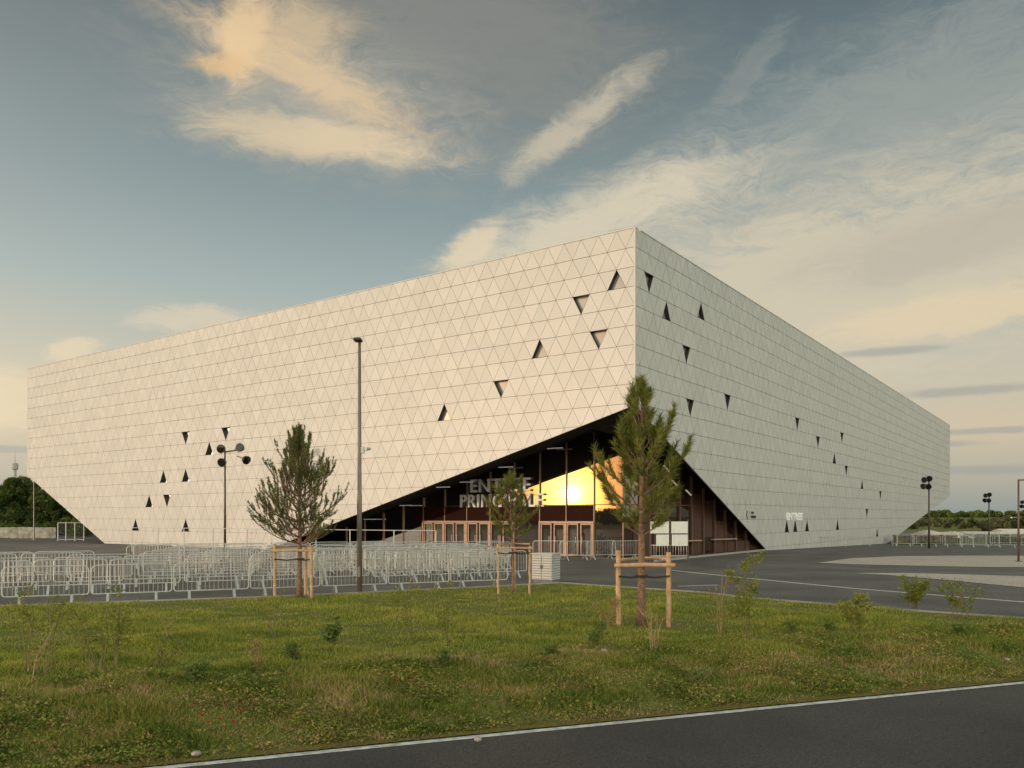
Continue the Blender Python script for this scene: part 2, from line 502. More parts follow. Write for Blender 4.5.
# kerb along the forecourt side of the verge
def build_kerb():
    mb = MB()
    xs = [x for x in FX if -45 <= x <= 60]
    for a, b in zip(xs[:-1], xs[1:]):
        p = Vector((a, far_edge(a), 0)); q = Vector((b, far_edge(b), 0))
        t = (q - p); L = t.length
        mid = (p + q) / 2
        ang = math.atan2(t.y, t.x)
        nrm = Vector((-math.sin(ang), math.cos(ang), 0)) * 0.08
        mb.box((mid.x + nrm.x, mid.y + nrm.y, 0.02), (L - 0.004, 0.14, 0.17), ang)
    tag(mb.build('kerb', M['concrete']), kind='structure')
build_kerb()

# ------------------------------------------------------------------ blades
def blades(name, P, h, w, lean, material, kind='stuff', rnd=None, label=None, cat=None):
    n = len(P)
    az = RNG.uniform(0, 2 * PI, n)
    la = RNG.uniform(0, 2 * PI, n); lm = RNG.uniform(0.05, lean, n) * h
    side = np.stack([np.cos(az), np.sin(az), np.zeros(n)], 1) * (w / 2)[:, None]
    off = np.stack([np.cos(la) * lm, np.sin(la) * lm, h], 1)
    mid = P + off * np.array([0.35, 0.35, 0.6])
    V = np.empty((n, 5, 3), np.float32)
    V[:, 0] = P - side; V[:, 1] = P + side
    V[:, 2] = mid + side * 0.75; V[:, 3] = mid - side * 0.75
    V[:, 4] = P + off
    b = np.arange(n)[:, None] * 5
    T = np.concatenate([b + [[0, 1, 2]], b + [[0, 2, 3]], b + [[3, 2, 4]]], 1).reshape(-1, 3)
    if rnd is None: rnd = RNG.uniform(0.1, 0.8, n)
    o = tri_mesh(name, V.reshape(-1, 3), T, np.repeat(rnd, 3), material)
    return tag(o, label, cat, kind=kind)

def noise2(x, y, sx, sy, seed):
    r = np.random.default_rng(seed)
    out = np.zeros_like(x)
    for o in range(4):
        for _ in range(5):
            a = r.uniform(0, 2 * PI); f = (2 ** o) * r.uniform(.7, 1.4)
            out += np.sin((x / sx * math.cos(a) + y / sy * math.sin(a)) * f + r.uniform(0, 2 * PI)) / (2 ** (o * .7))
    return out / 4.0

VZ = np.vectorize(verge_z)
def scatter(n, d0, d1, along_far=False):
    """points of the verge in view: density falls with distance"""
    out = []
    tot = 0
    while tot < n:
        m = n * 3
        Y = 8.5 / (1 - RNG.uniform(0, 1, m) * (1 - 8.5 / 30.0))      # denser close by
        X = RNG.uniform(-0.80, 0.92, m) * Y
        re = 10.98 + 0.3696 * X
        fe = np.interp(X, FX, FY)
        d = Y - re
        ok = (d > d0) & (Y < fe - 0.02) & (d < d1)
        P = np.stack([X[ok], Y[ok]], 1)
        out.append(P); tot += len(P)
    P = np.concatenate(out)[:n]
    return P[:, 0], P[:, 1]

def build_grass():
    # lawn
    x, y = scatter(320000, 1.9, 60)
    nz = noise2(x, y, 0.9, 0.5, 3)
    keep = RNG.uniform(0, 1, len(x)) < np.clip(0.75 + 0.5 * nz, 0.15, 1)
    x, y, nz = x[keep], y[keep], nz[keep]
    z = VZ(x, y)
    h = RNG.uniform(0.035, 0.085, len(x)) * (1 + 0.6 * np.clip(nz, -0.6, 1))
    blades('lawn_grass', np.stack([x, y, z - 0.005], 1), h, RNG.uniform(0.008, 0.016, len(x)), 0.9, M['grass'], label='short green grass growing over the level verge', cat='grass')
    # rough bank
    x, y = scatter(200000, 0.12, 3.6)
    d = y - (10.98 + 0.3696 * x)
    nz = noise2(x, y, 0.42, 0.32, 11)
    keep = RNG.uniform(0, 1, len(x)) < np.clip(0.75 + 0.5 * nz, 0.42, 1) * np.clip((3.9 - d) / 1.2, 0.15, 1) * np.clip(d / 0.5, 0.2, 1)
    x, y, nz, d = x[keep], y[keep], nz[keep], d[keep]
    z = VZ(x, y)
    h = RNG.uniform(0.03, 0.095, len(x)) * (1 + 0.9 * np.clip(nz, -0.6, 1.2)) * np.clip(d / 0.9, 0.35, 1)
    dry = np.clip(noise2(x, y, 1.2, 0.45, 31) * 0.8 + 0.10 * (x > -4), 0, 0.55) * RNG.uniform(0, 1.4, len(x))
    rnd = np.clip(RNG.uniform(0.08, 0.68, len(x)) - 0.15 * nz + dry + np.where(d < 0.35, 0.4, 0), 0, 1)
    blades('rough_grass', np.stack([x, y, z - 0.005], 1), h, RNG.uniform(0.007, 0.017, len(x)), 1.1, M['weed'], rnd=rnd, label='rough weedy grass with dry brown patches on the roadside bank', cat='grass')
    # leafy ground weeds on the bank: tiny leaf faces lying about
    x, y = scatter(220000, 0.15, 3.5)
    nz = noise2(x, y, 0.35, 0.3, 23)
    keep = RNG.uniform(0, 1, len(x)) < np.clip(0.55 + nz, 0.2, 1)
    x, y, nz = x[keep], y[keep], nz[keep]
    z = VZ(x, y) + RNG.uniform(0.015, 0.09, len(x)) * np.clip(0.6 + nz, .2, 1.4)
    n = len(x)
    P = np.stack([x, y, z], 1)
    a = RNG.normal(0, 1, (n, 3)); a[:, 2] = np.abs(a[:, 2]) * 0.3; a /= np.linalg.norm(a, axis=1)[:, None]
    c = RNG.normal(0, 1, (n, 3)); c[:, 2] *= .35; c -= a * (a * c).sum(1)[:, None]; c /= np.linalg.norm(c, axis=1)[:, None]
    L = RNG.uniform(0.012, 0.03, n)[:, None]
    V = np.stack([P, P + a * L + c * L * 0.5, P + a * L * 2, P + a * L - c * L * 0.5], 1).reshape(-1, 3)
    b = np.arange(n)[:, None] * 4
    T = np.concatenate([b + [[0, 1, 2]], b + [[0, 2, 3]]], 1).reshape(-1, 3)
    o = tri_mesh('ground_cover', V, T, np.repeat(RNG.uniform(0.0, 0.7, n), 2), M['weed'])
    tag(o, 'small leafy weeds covering the roadside bank', 'weeds', kind='stuff')
build_grass()

def build_litter():
    # dry straw and gravel along the road edge
    n = 22000
    x = RNG.uniform(-14, 20, n); d = np.abs(RNG.normal(0, 0.20, n)) - 0.05
    y = 10.98 + 0.3696 * x + d
    z = VZ(x, y) + 0.01
    P = np.stack([x, y, z], 1)
    az = RNG.uniform(0, 2 * PI, n)
    a = np.stack([np.cos(az), np.sin(az), RNG.uniform(-.1, .3, n)], 1); c = np.stack([-np.sin(az), np.cos(az), RNG.uniform(-.3, .3, n)], 1)
    L = RNG.uniform(0.02, 0.09, n)[:, None]; W = RNG.uniform(0.004, 0.012, n)[:, None]
    V = np.stack([P, P + c * W, P + a * L], 1).reshape(-1, 3)
    T = np.arange(3 * n).reshape(-1, 3)
    o = tri_mesh('dry_straw', V, T, RNG.uniform(0, 1, n), M['leaf_dry'])
    tag(o, 'dry straw and crumbs of soil along the white road edge', 'straw', kind='stuff')
build_litter()

# ------------------------------------------------------------------ the arena
TOP = 17.94; ROW = 1.041; BASE = 1.111
LLEN, RLEN = 70.5, 115.0
arena = empty('arena_building', C0, 'vast white triangular-panelled arena with cut-away glazed corner entrance', 'building', rz=ROTB)

def left_min(s):   # lowest edge of the sunlit cladding
    return max(8.46 - 0.2729 * s, (s - 54.7) * 6.9 / 15.8, 0.0)
def right_min(t):
    zb = -(max(t - 21.3, 0)) * 0.0147
    return max(8.46 - 0.397 * t, zb, -0.63 + (t - 64.2) * 6.67 / 50.8)

# half planes z >= a + b*s
L_HALF = [(8.46, -0.2729), (-54.7 * 6.9 / 15.8, 6.9 / 15.8), (0.03, 0.0)]
R_HALF = [(8.46, -0.397), (0.313, -0.0147), (-0.63 - 64.2 * 6.67 / 50.8, 6.67 / 50.8)]

def clip(poly, halves, length):
    hs = [(lambda p, a=a, b=b: p[1] - a - b * p[0]) for a, b in halves]
    hs += [lambda p: p[0] - 0.03, lambda p: length - 0.03 - p[0], lambda p: TOP - 0.02 - p[1]]
    for h in hs:
        out = []
        for i in range(len(poly)):
            p, q = poly[i], poly[(i + 1) % len(poly)]
            hp, hq = h(p), h(q)
            if hp >= 0: out.append(p)
            if (hp >= 0) != (hq >= 0):
                k = hp / (hp - hq)
                out.append((p[0] + (q[0] - p[0]) * k, p[1] + (q[1] - p[1]) * k))
        poly = out
        if len(poly) < 3: return []
    return poly

def cells(length):
    for row in range(0, 19):
        z1 = TOP - row * ROW; z0 = z1 - ROW
        off_top = 0.0 if row % 2 == 0 else BASE / 2
        off_bot = BASE / 2 if row % 2 == 0 else 0.0
        for k in range(-1, int(length / BASE) + 2):
            a = k * BASE
            # pointing down: base on the upper line
            yield ('down', row, [(a + off_top, z1), (a + off_top + BASE / 2, z0), (a + off_top + BASE, z1)])
            yield ('up', row, [(a + off_bot, z0), (a + off_bot + BASE, z0), (a + off_bot + BASE / 2, z1)])

def inset(poly, dh, dd):
    """shrink a cell: horizontal joints by dh, sloping joints by dd"""
    n = len(poly)
    area = sum(poly[i][0] * poly[(i + 1) % n][1] - poly[(i + 1) % n][0] * poly[i][1] for i in range(n)) / 2
    if area < 0: poly = poly[::-1]
    lines = []
    for i in range(n):
        p, q = poly[i], poly[(i + 1) % n]
        dx, dy = q[0] - p[0], q[1] - p[1]
        L = math.hypot(dx, dy)
        if L < 1e-6: continue
        nx, ny = -dy / L, dx / L
        k = dh if abs(dy) < 0.02 * L else dd
        lines.append((nx, ny, nx * p[0] + ny * p[1] + k))
    out = []
    m = len(lines)
    for i in range(m):
        a, b = lines[i - 1], lines[i]
        det = a[0] * b[1] - a[1] * b[0]
        if abs(det) < 1e-9: return []
        x = (a[2] * b[1] - a[1] * b[2]) / det; y = (a[0] * b[2] - a[2] * b[0]) / det
        out.append((x, y))
    ar2 = sum(out[i][0] * out[(i + 1) % m][1] - out[(i + 1) % m][0] * out[i][1] for i in range(m)) / 2
    if ar2 < 0.004 or ar2 > abs(area): return []
    return out

def px_left(px, py):   # pixel -> (s, z) on the sunlit facade
    q = (px - 512) / F
    s = (C0.x - q * C0.y) / (q * UL.y - UL.x)
    Y = C0.y + UL.y * s
    return s, CAMZ + (HZ - py) / F * Y
def px_right(px, py):
    q = (px - 512) / F
    t = (q * C0.y - C0.x) / (UR.x - q * UR.y)
    Y = C0.y + UR.y * t
    return t, CAMZ + (HZ - py) / F * Y

L_WIN = [('up', 612.5, 281), ('up', 534, 350), ('up', 438, 414), ('down', 578.5, 301), ('down', 596, 336), ('down', 496.5, 386),
         ('down', 186, 436), ('down', 226.5, 431), ('up', 209.5, 452), ('up', 162.6, 480), ('up', 185.6, 479), ('up', 148.3, 505),
         ('down', 166.5, 499), ('up', 134.4, 529), ('up', 185, 529)]
R_WIN = [('down', 650.5, 279), ('up', 670.5, 315), ('up', 702.3, 314), ('down', 684.4, 350), ('down', 688.7, 404), ('down', 726, 399),
         ('down', 798.3, 424), ('down', 818.9, 442), ('down', 840.5, 437), ('up', 835, 462.5), ('down', 846, 472), ('up', 862.3, 490),
         ('down', 879.5, 497), ('down', 868, 515), ('up', 838, 530), ('up', 876.7, 530), ('up', 785.5, 527), ('up', 795.6, 527), ('up', 805.5, 526)]

def build_facade(halves, length, wins, topx, to3, px2):
    """to3(s, z, depth): point in the arena's frame, depth positive into the building"""
    chosen = {}
    allc = list(cells(length))
    for kind, px, py in wins:
        s, z = px2(px, py)
        best = None
        for i, (k, row, tri) in enumerate(allc):
            if k != kind or i in chosen: continue
            cx = sum(p[0] for p in tri) / 3; cz = sum(p[1] for p in tri) / 3
            d = math.hypot(cx - s, (cz - z))
            if best is None or d < best[0]: best = (d, i)
        chosen[best[1]] = kind
    mb = MB()
    for i, (k, row, tri) in enumerate(allc):
        if i in chosen: continue
        poly = clip(tri, halves, length)
        if len(poly) < 3: continue
        mb.cur = 1
        mb.add([to3(p[0], p[1], 0.055) for p in poly], [tuple(range(len(poly)))])
        q = inset(poly, 0.012, 0.008)
        if len(q) < 3: continue
        mb.cur = 0
        r = random.random() * 0.5 + 0.02
        n = len(q)
        t1, t2 = random.uniform(-.007, .007), random.uniform(-.007, .007)
        cx = sum(p[0] for p in q) / n; cz = sum(p[1] for p in q) / n
        fr = [to3(p[0], p[1], 0.0 + t1 * (p[0] - cx) + t2 * (p[1] - cz)) for p in q]
        bk = [to3(p[0], p[1], 0.05) for p in q]
        mb.add(fr, [tuple(range(n))], r)
        mb.cur = 1
        mb.add(fr + bk, [(a, n + a, n + (a + 1) % n, (a + 1) % n) for a in range(n)], r)
    fac = mb.build('facade', [M['clad'], M['joint']], arena)
    bpy.context.view_layer.update()
    for i, kind in chosen.items():
        tri = allc[i][2]
        wb = MB()
        q = inset(tri, 0.012, 0.008)
        dpt = 0.30
        fr = [to3(p[0], p[1], 0.004) for p in q]; bk = [to3(p[0], p[1], dpt) for p in q]
        wb.add(fr + bk, [(a, (a + 1) % 3, 3 + (a + 1) % 3, 3 + a) for a in range(3)])
        w = wb.build('window', M['reveal'], arena)
        pb = MB()
        pb.add([to3(p[0], p[1], dpt - 0.03) for p in q], [(0, 1, 2)])
        pb.build('pane', M['pane'], w)
    return fac

build_facade(L_HALF, LLEN, L_WIN, None, lambda s, z, d: (d, s, z), px_left)
build_facade(R_HALF, RLEN, R_WIN, None, lambda t, z, d: (t, d, z), px_right)

def arena_shell():
    # parapet coping: a thin metal edge strip that closes the cladding's top
    mb = MB()
    mb.box((0.15, LLEN / 2 - .015, TOP + 0.0), (0.36, LLEN + .03, 0.05)); mb.box((RLEN / 2 + 0.335, 0.15, TOP + 0.001), (RLEN - 0.67, 0.36, 0.05))
    mb.build('coping', M['clad'], arena)
    mb = MB()
    mb.box((RLEN / 2, LLEN / 2, TOP - 0.6), (RLEN - 0.4, LLEN - 0.4, 0.3))
    mb.build('roof', M['roof'], arena)
    # corner trim
    mb = MB()
    mb.box((0.005, 0.005, (TOP + 8.46) / 2), (0.07, 0.07, TOP - 8.5))
    mb.build('corner_trim', M['clad'], arena)
    # end walls
    mb = MB()
    z0 = 7.0
    mb.box((RLEN / 2 + 1, LLEN - 0.1, (TOP - 0.1 + z0) / 2), (RLEN - 3, 0.2, TOP - 0.1 - z0))
    mb.box((RLEN - 0.1, LLEN / 2, (TOP - 0.1 + z0) / 2), (0.2, LLEN - 1, TOP - 0.1 - z0))
    mb.build('end_wall', M['clad'], arena)
    # ground floor core set back under the overhangs
    mb = MB()
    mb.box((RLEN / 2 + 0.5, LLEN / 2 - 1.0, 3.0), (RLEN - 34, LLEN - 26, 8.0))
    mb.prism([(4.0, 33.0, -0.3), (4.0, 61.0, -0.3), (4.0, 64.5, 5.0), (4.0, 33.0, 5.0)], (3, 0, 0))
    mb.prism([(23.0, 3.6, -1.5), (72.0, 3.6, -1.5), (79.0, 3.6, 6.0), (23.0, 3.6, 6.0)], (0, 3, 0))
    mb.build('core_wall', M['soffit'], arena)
    # soffits: slabs closing the underside of the overhangs
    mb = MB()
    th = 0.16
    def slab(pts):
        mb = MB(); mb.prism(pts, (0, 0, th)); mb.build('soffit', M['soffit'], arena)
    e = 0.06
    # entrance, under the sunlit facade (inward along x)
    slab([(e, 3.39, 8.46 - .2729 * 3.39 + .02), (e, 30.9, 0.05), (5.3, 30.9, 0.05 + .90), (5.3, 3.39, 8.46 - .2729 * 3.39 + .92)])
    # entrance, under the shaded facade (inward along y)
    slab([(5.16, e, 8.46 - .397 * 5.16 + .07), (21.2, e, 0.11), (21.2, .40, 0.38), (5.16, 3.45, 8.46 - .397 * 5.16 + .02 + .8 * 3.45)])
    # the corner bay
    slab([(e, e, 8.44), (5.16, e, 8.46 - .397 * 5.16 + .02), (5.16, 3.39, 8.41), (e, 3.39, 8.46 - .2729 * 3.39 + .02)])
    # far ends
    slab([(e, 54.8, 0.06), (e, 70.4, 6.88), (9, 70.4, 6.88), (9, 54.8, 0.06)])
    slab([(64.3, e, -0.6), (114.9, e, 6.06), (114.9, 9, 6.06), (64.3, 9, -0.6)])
    # blind black fascia above the glazing of the corner bay
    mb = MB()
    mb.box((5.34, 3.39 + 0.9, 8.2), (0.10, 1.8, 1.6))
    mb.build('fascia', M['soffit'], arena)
    # plinth slab under the shaded cladding and step line of the entrance
    mb = MB()
    for a in range(0, 7):
        t0 = 22 + a * 6.0
        mb.box((t0 + 3, 0.5, -(t0 + 3 - 21) * 0.0147 + 0.0), (5.98, 0.5, 0.22))
    mb.build('plinth', M['soffit'], arena)
    mb = MB()
    mb.box((11.9, 0.12, 0.04), (18.4, 0.22, 0.14))
    mb.build('threshold', M['concrete'], arena)
arena_shell()

def arena_glazing():
    GX, GY = 5.16, 3.39
    # sunlit glazing, plane x = GX
    mb = MB()
    s0 = GY
    while s0 < 30.7:
        s1 = min(30.8, s0 + 2.035)
        z0, z1 = 8.40 - .2729 * (s0 - GY), 8.40 - .2729 * (s1 - GY)
        lev = [0.0, 3.25, 40.0]
        for a, b in zip(lev[:-1], lev[1:]):
            if a > min(z0, z1) - .05: continue
            ta, tb = random.uniform(-.0016, .0016), random.uniform(-.0012, .0012)
            quad = [(s0, a), (s1, a), (s1, min(b, z1)), (s0, min(b, z0))]
            mb.add([(GX + ta * (p[0] - s0 - 1) + tb * (p[1] - a - 1.5), p[0], p[1]) for p in quad], [(0, 1, 2, 3)])
        s0 = s1
    mb.build('glass_wall', M['glass'], arena)
    mb = MB()
    def gy(t): return GY - (t - GX) * (GY - 0.35) / (21.1 - GX)
    GA = math.atan2(-(GY - 0.35), 21.1 - GX)
    mb.add([(GX, GY, 0), (21.1, gy(21.1), 0), (21.1, gy(21.1), 0.36), (GX, GY, 9.10)], [(0, 1, 2, 3)])
    mb.build('glass_wall', M['glass_brown'], arena, label='smoked brown glass wall round the corner')
    # mullions
    def zt(s): return 8.46 - 0.2729 * s + 0.85
    s = 3.42; k = 0
    while s < 28:
        mb = MB(); h = zt(s)
        mb.box((GX - 0.05, s, h / 2), (0.09, 0.055, h)); mb.build('mullion', M['mullion'], arena)
        s += 2.035; k += 1
    t = 6.7
    while t < 20:
        h = 8.46 - .397 * t + .8 * gy(t) - .1
        mb = MB(); mb.box((t, gy(t) - 0.07, h / 2), (0.16, 0.12, h), GA); mb.build('mullion', M['mullion_dark'], arena)
        t += 1.35
    # transoms
    mb = MB(); mb.box((GX - 0.04, 10.6, 3.27), (0.05, 14.3, 0.05)); mb.build('transom', M['mullion_dark'], arena)
    mb = MB(); mb.box((9.1, gy(9.1) - 0.03, 3.27), (7.6, 0.05, 0.07), GA); mb.build('transom', M['mullion_dark'], arena)
    # timber panels low on the brown wall
    mb = MB()
    for (t0, t1, z0, z1) in ((6.0, 7.9, 0, 2.3), (12.1, 13.3, 0, 4.0), (13.45, 14.6, 1.1, 3.6), (15.0, 16.3, 0, 2.2), (16.45, 19.4, 0, 0.75)):
        mb = MB(); mb.box(((t0 + t1) / 2, gy((t0 + t1) / 2) - 0.025, (z0 + z1) / 2 + 0.03), (t1 - t0, 0.03, z1 - z0), GA); mb.build('wall_panel', M['wood_panel'], arena)
    for (t0, t1, z) in ((10.6, 12.9, 0.92), (14.3, 17.2, 0.95)):
        mb = MB(); mb.box(((t0 + t1) / 2, gy((t0 + t1) / 2) - 0.20, z), (t1 - t0, 0.30, 0.10), GA, bev=0.02); mb.build('counter', M['door_frame'], arena)
    mb = MB(); mb.box((GX - 0.018, 12.95, 2.74), (0.02, 15.0, 1.00)); mb.build('spandrel', M['spandrel'], arena)
    # doors: double leaves with frames
    for (s0, s1) in ((5.5, 9.5), (11.6, 15.6), (15.7, 19.7)):
        mb = MB()
        mb.box((GX - 0.10, (s0 + s1) / 2, 2.17), (0.14, s1 - s0 + .1, 0.12))
        mb.box((GX - 0.10, s0, 1.05), (0.14, 0.10, 2.1)); mb.box((GX - 0.10, s1, 1.05), (0.14, 0.10, 2.1)); mb.box((GX - 0.10, (s0 + s1) / 2, 1.05), (0.14, 0.16, 2.1))
        mb.build('door_frame', M['door_frame'], arena)
        n = 4
        w = (s1 - s0) / n
        for q in range(n):
            a = s0 + q * w + 0.09; b = s0 + (q + 1) * w - 0.09
            mb = MB()
            for z in (0.10, 2.05): mb.box((GX - 0.09, (a + b) / 2, z), (0.06, b - a, 0.09))
            mb.box((GX - 0.09, a + .035, 1.075), (0.06, 0.07, 1.86)); mb.box((GX - 0.09, b - .035, 1.075), (0.06, 0.07, 1.86))
            d = mb.build('door', M['door_frame'], arena)
            hb = MB(); yy = b - 0.14 if q % 2 == 0 else a + 0.14
            hb.tube([(GX - 0.17, yy, 0.85), (GX - 0.17, yy, 1.25)], 0.018, 6); hb.box((GX - 0.14, yy, 0.88), (0.06, 0.02, 0.02)); hb.box((GX - 0.14, yy, 1.22), (0.06, 0.02, 0.02))
            hb.build('handle', M['galv'], d)
    # recessed linear lamps in the soffit, each along the facade
    for (px, py) in ((582, 443), (562, 455.5), (527, 469), (443, 487), (420, 502), (404, 511)):
        q, v = (px - 512) / F, (HZ - py) / F
        # meet the sight line with a plane a hand below the sloping soffit
        kx = q * UL.x + UL.y; cx_ = -(C0.x * UL.x + C0.y * UL.y); kr = q * UR.x + UR.y; cr = -(C0.x * UR.x + C0.y * UR.y)
        Y = (8.46 - .16 - 2.5 - .2729 * cx_ + .17 * cr) / (v + .2729 * kx - .17 * kr)
        x = min(4.6, max(0.5, kr * Y + cr)); s = kx * Y + cx_
        if not 3.5 < s < 27: s = min(26, max(4, s))
        zs = 8.46 - .2729 * s + .17 * x
        mb = MB(); mb.box((x, s, zs - .17), (.12, 1.15, .05), bev=.01)
        mb.build('ceiling_lamp', M['lamp_white'], arena)
        mb = MB(); mb.tube([(x, s, zs - .15), (x, s, zs + .05)], .02, 6); mb.build('lamp_stem', M['soffit'], arena)
    for (t, y) in ((7.4, 1.6), (9.4, 2.0), (10.9, 1.7)):
        z = 8.46 - 0.397 * t
        mb = MB(); dz = 0.397 * .4
        mb.prism([(t - .4, y - .05, z + dz - .07), (t + .4, y - .05, z - dz - .07), (t + .4, y + .05, z - dz - .07), (t - .4, y + .05, z + dz - .07)], (0, 0, 0.05))
        mb.build('ceiling_lamp', M['lamp_white'], arena)
arena_glazing()

# hanging letters of the main entrance
def entrance_sign():
    rr = 5.02
    s1, s2 = 15.25, 16.15          # where each line of letters begins
    p = C0 + UR * rr + UL * s2
    t = empty('entrance_sign', (p.x, p.y, 0), 'large pale letters reading ENTREE PRINCIPALE on the dark entrance glass', 'sign', rz=ROTB - PI / 2)
    for (txt, s, z, H, W) in (('ENTREE', s1, 4.20, 0.90, 5.05), ('PRINCIPALE', s2, 3.16, 0.90, 7.0)):
        me = text_mesh(txt, 1.0, 0.06, 0.010, 1.08)
        xs = [v.co.x for v in me.vertices]; ys = [v.co.y for v in me.vertices]
        sx = W / (max(xs) - min(xs)); sy = H / (max(ys) - min(ys)); x0 = min(xs); y0 = min(ys)
        for v in me.vertices:
            x, y, z_ = v.co
            v.co = ((x - x0) * sx + (s2 - s), -z_, (y - y0) * sy + z)
        me.materials.append(M['letters'])
        o = bpy.data.objects.new('lettering', me); COL.objects.link(o); o.parent = t
    mb = MB()
    for z in (3.22, 3.95, 4.28, 4.98): mb.box((3.6 if z < 4.1 else 3.3, 0.075, z), (7.4 if z < 4.1 else 4.9, 0.03, 0.035))
    mb.build('hanger', M['mullion_dark'], t)
entrance_sign()

def facade_marks():
    t, z = px_right(794.5, 516.5)
    p = C0 + UR * t + UL * (-0.02)
    e = empty('entrance_sign', (p.x, p.y, 0), 'small white lettering on the shaded cladding above three tall slots', 'sign', rz=ROTB)
    me = text_mesh('ENTREE', 1.0, 0.02, 0.03, 1.05)
    xs = [v.co.x for v in me.vertices]; ys = [v.co.y for v in me.vertices]
    for v in me.vertices:
        x, y, z_ = v.co
        v.co = (((x - min(xs)) / (max(xs) - min(xs)) - .5) * 4.3, -z_, ((y - min(ys)) / (max(ys) - min(ys)) - .5) * 0.60 + z)
    me.materials.append(M['white_ink'])
    o = bpy.data.objects.new('lettering', me); COL.objects.link(o); o.parent = e
    t, z = px_right(752, 515)
    p = C0 + UR * t + UL * (-0.02)
    e = empty('logo_sign', (p.x, p.y, 0), 'small black printed emblem with two short lines beside the entrance cut', 'sign', rz=ROTB)
    mb = MB()
    arc = [(-0.95 + 0.22 * math.cos(a), 0.33 * math.sin(a)) for a in [PI * (0.6 + 0.8 * i / 10) for i in range(11)]]
    inn = [(-0.88 + 0.18 * math.cos(a), 0.24 * math.sin(a)) for a in [PI * (0.6 + 0.8 * i / 10) for i in range(11)]]
    for i in range(10):
        mb.prism([(arc[i][0], 0, z + arc[i][1]), (arc[i + 1][0], 0, z + arc[i + 1][1]), (inn[i + 1][0], 0, z + inn[i + 1][1]), (inn[i][0], 0, z + inn[i][1])], (0, -0.015, 0))
    mb.box((-0.45, -0.008, z), (0.025, 0.015, 0.55))
    x = -0.15
    for i in range(4): mb.box((x + i * .13, -0.008, z + 0.16), (0.10, 0.015, 0.15))
    for i in range(7): mb.box((x + i * .14, -0.008, z - 0.13), (0.11, 0.015, 0.19))
    mb.build('emblem', M['black_ink'], e)
facade_marks()

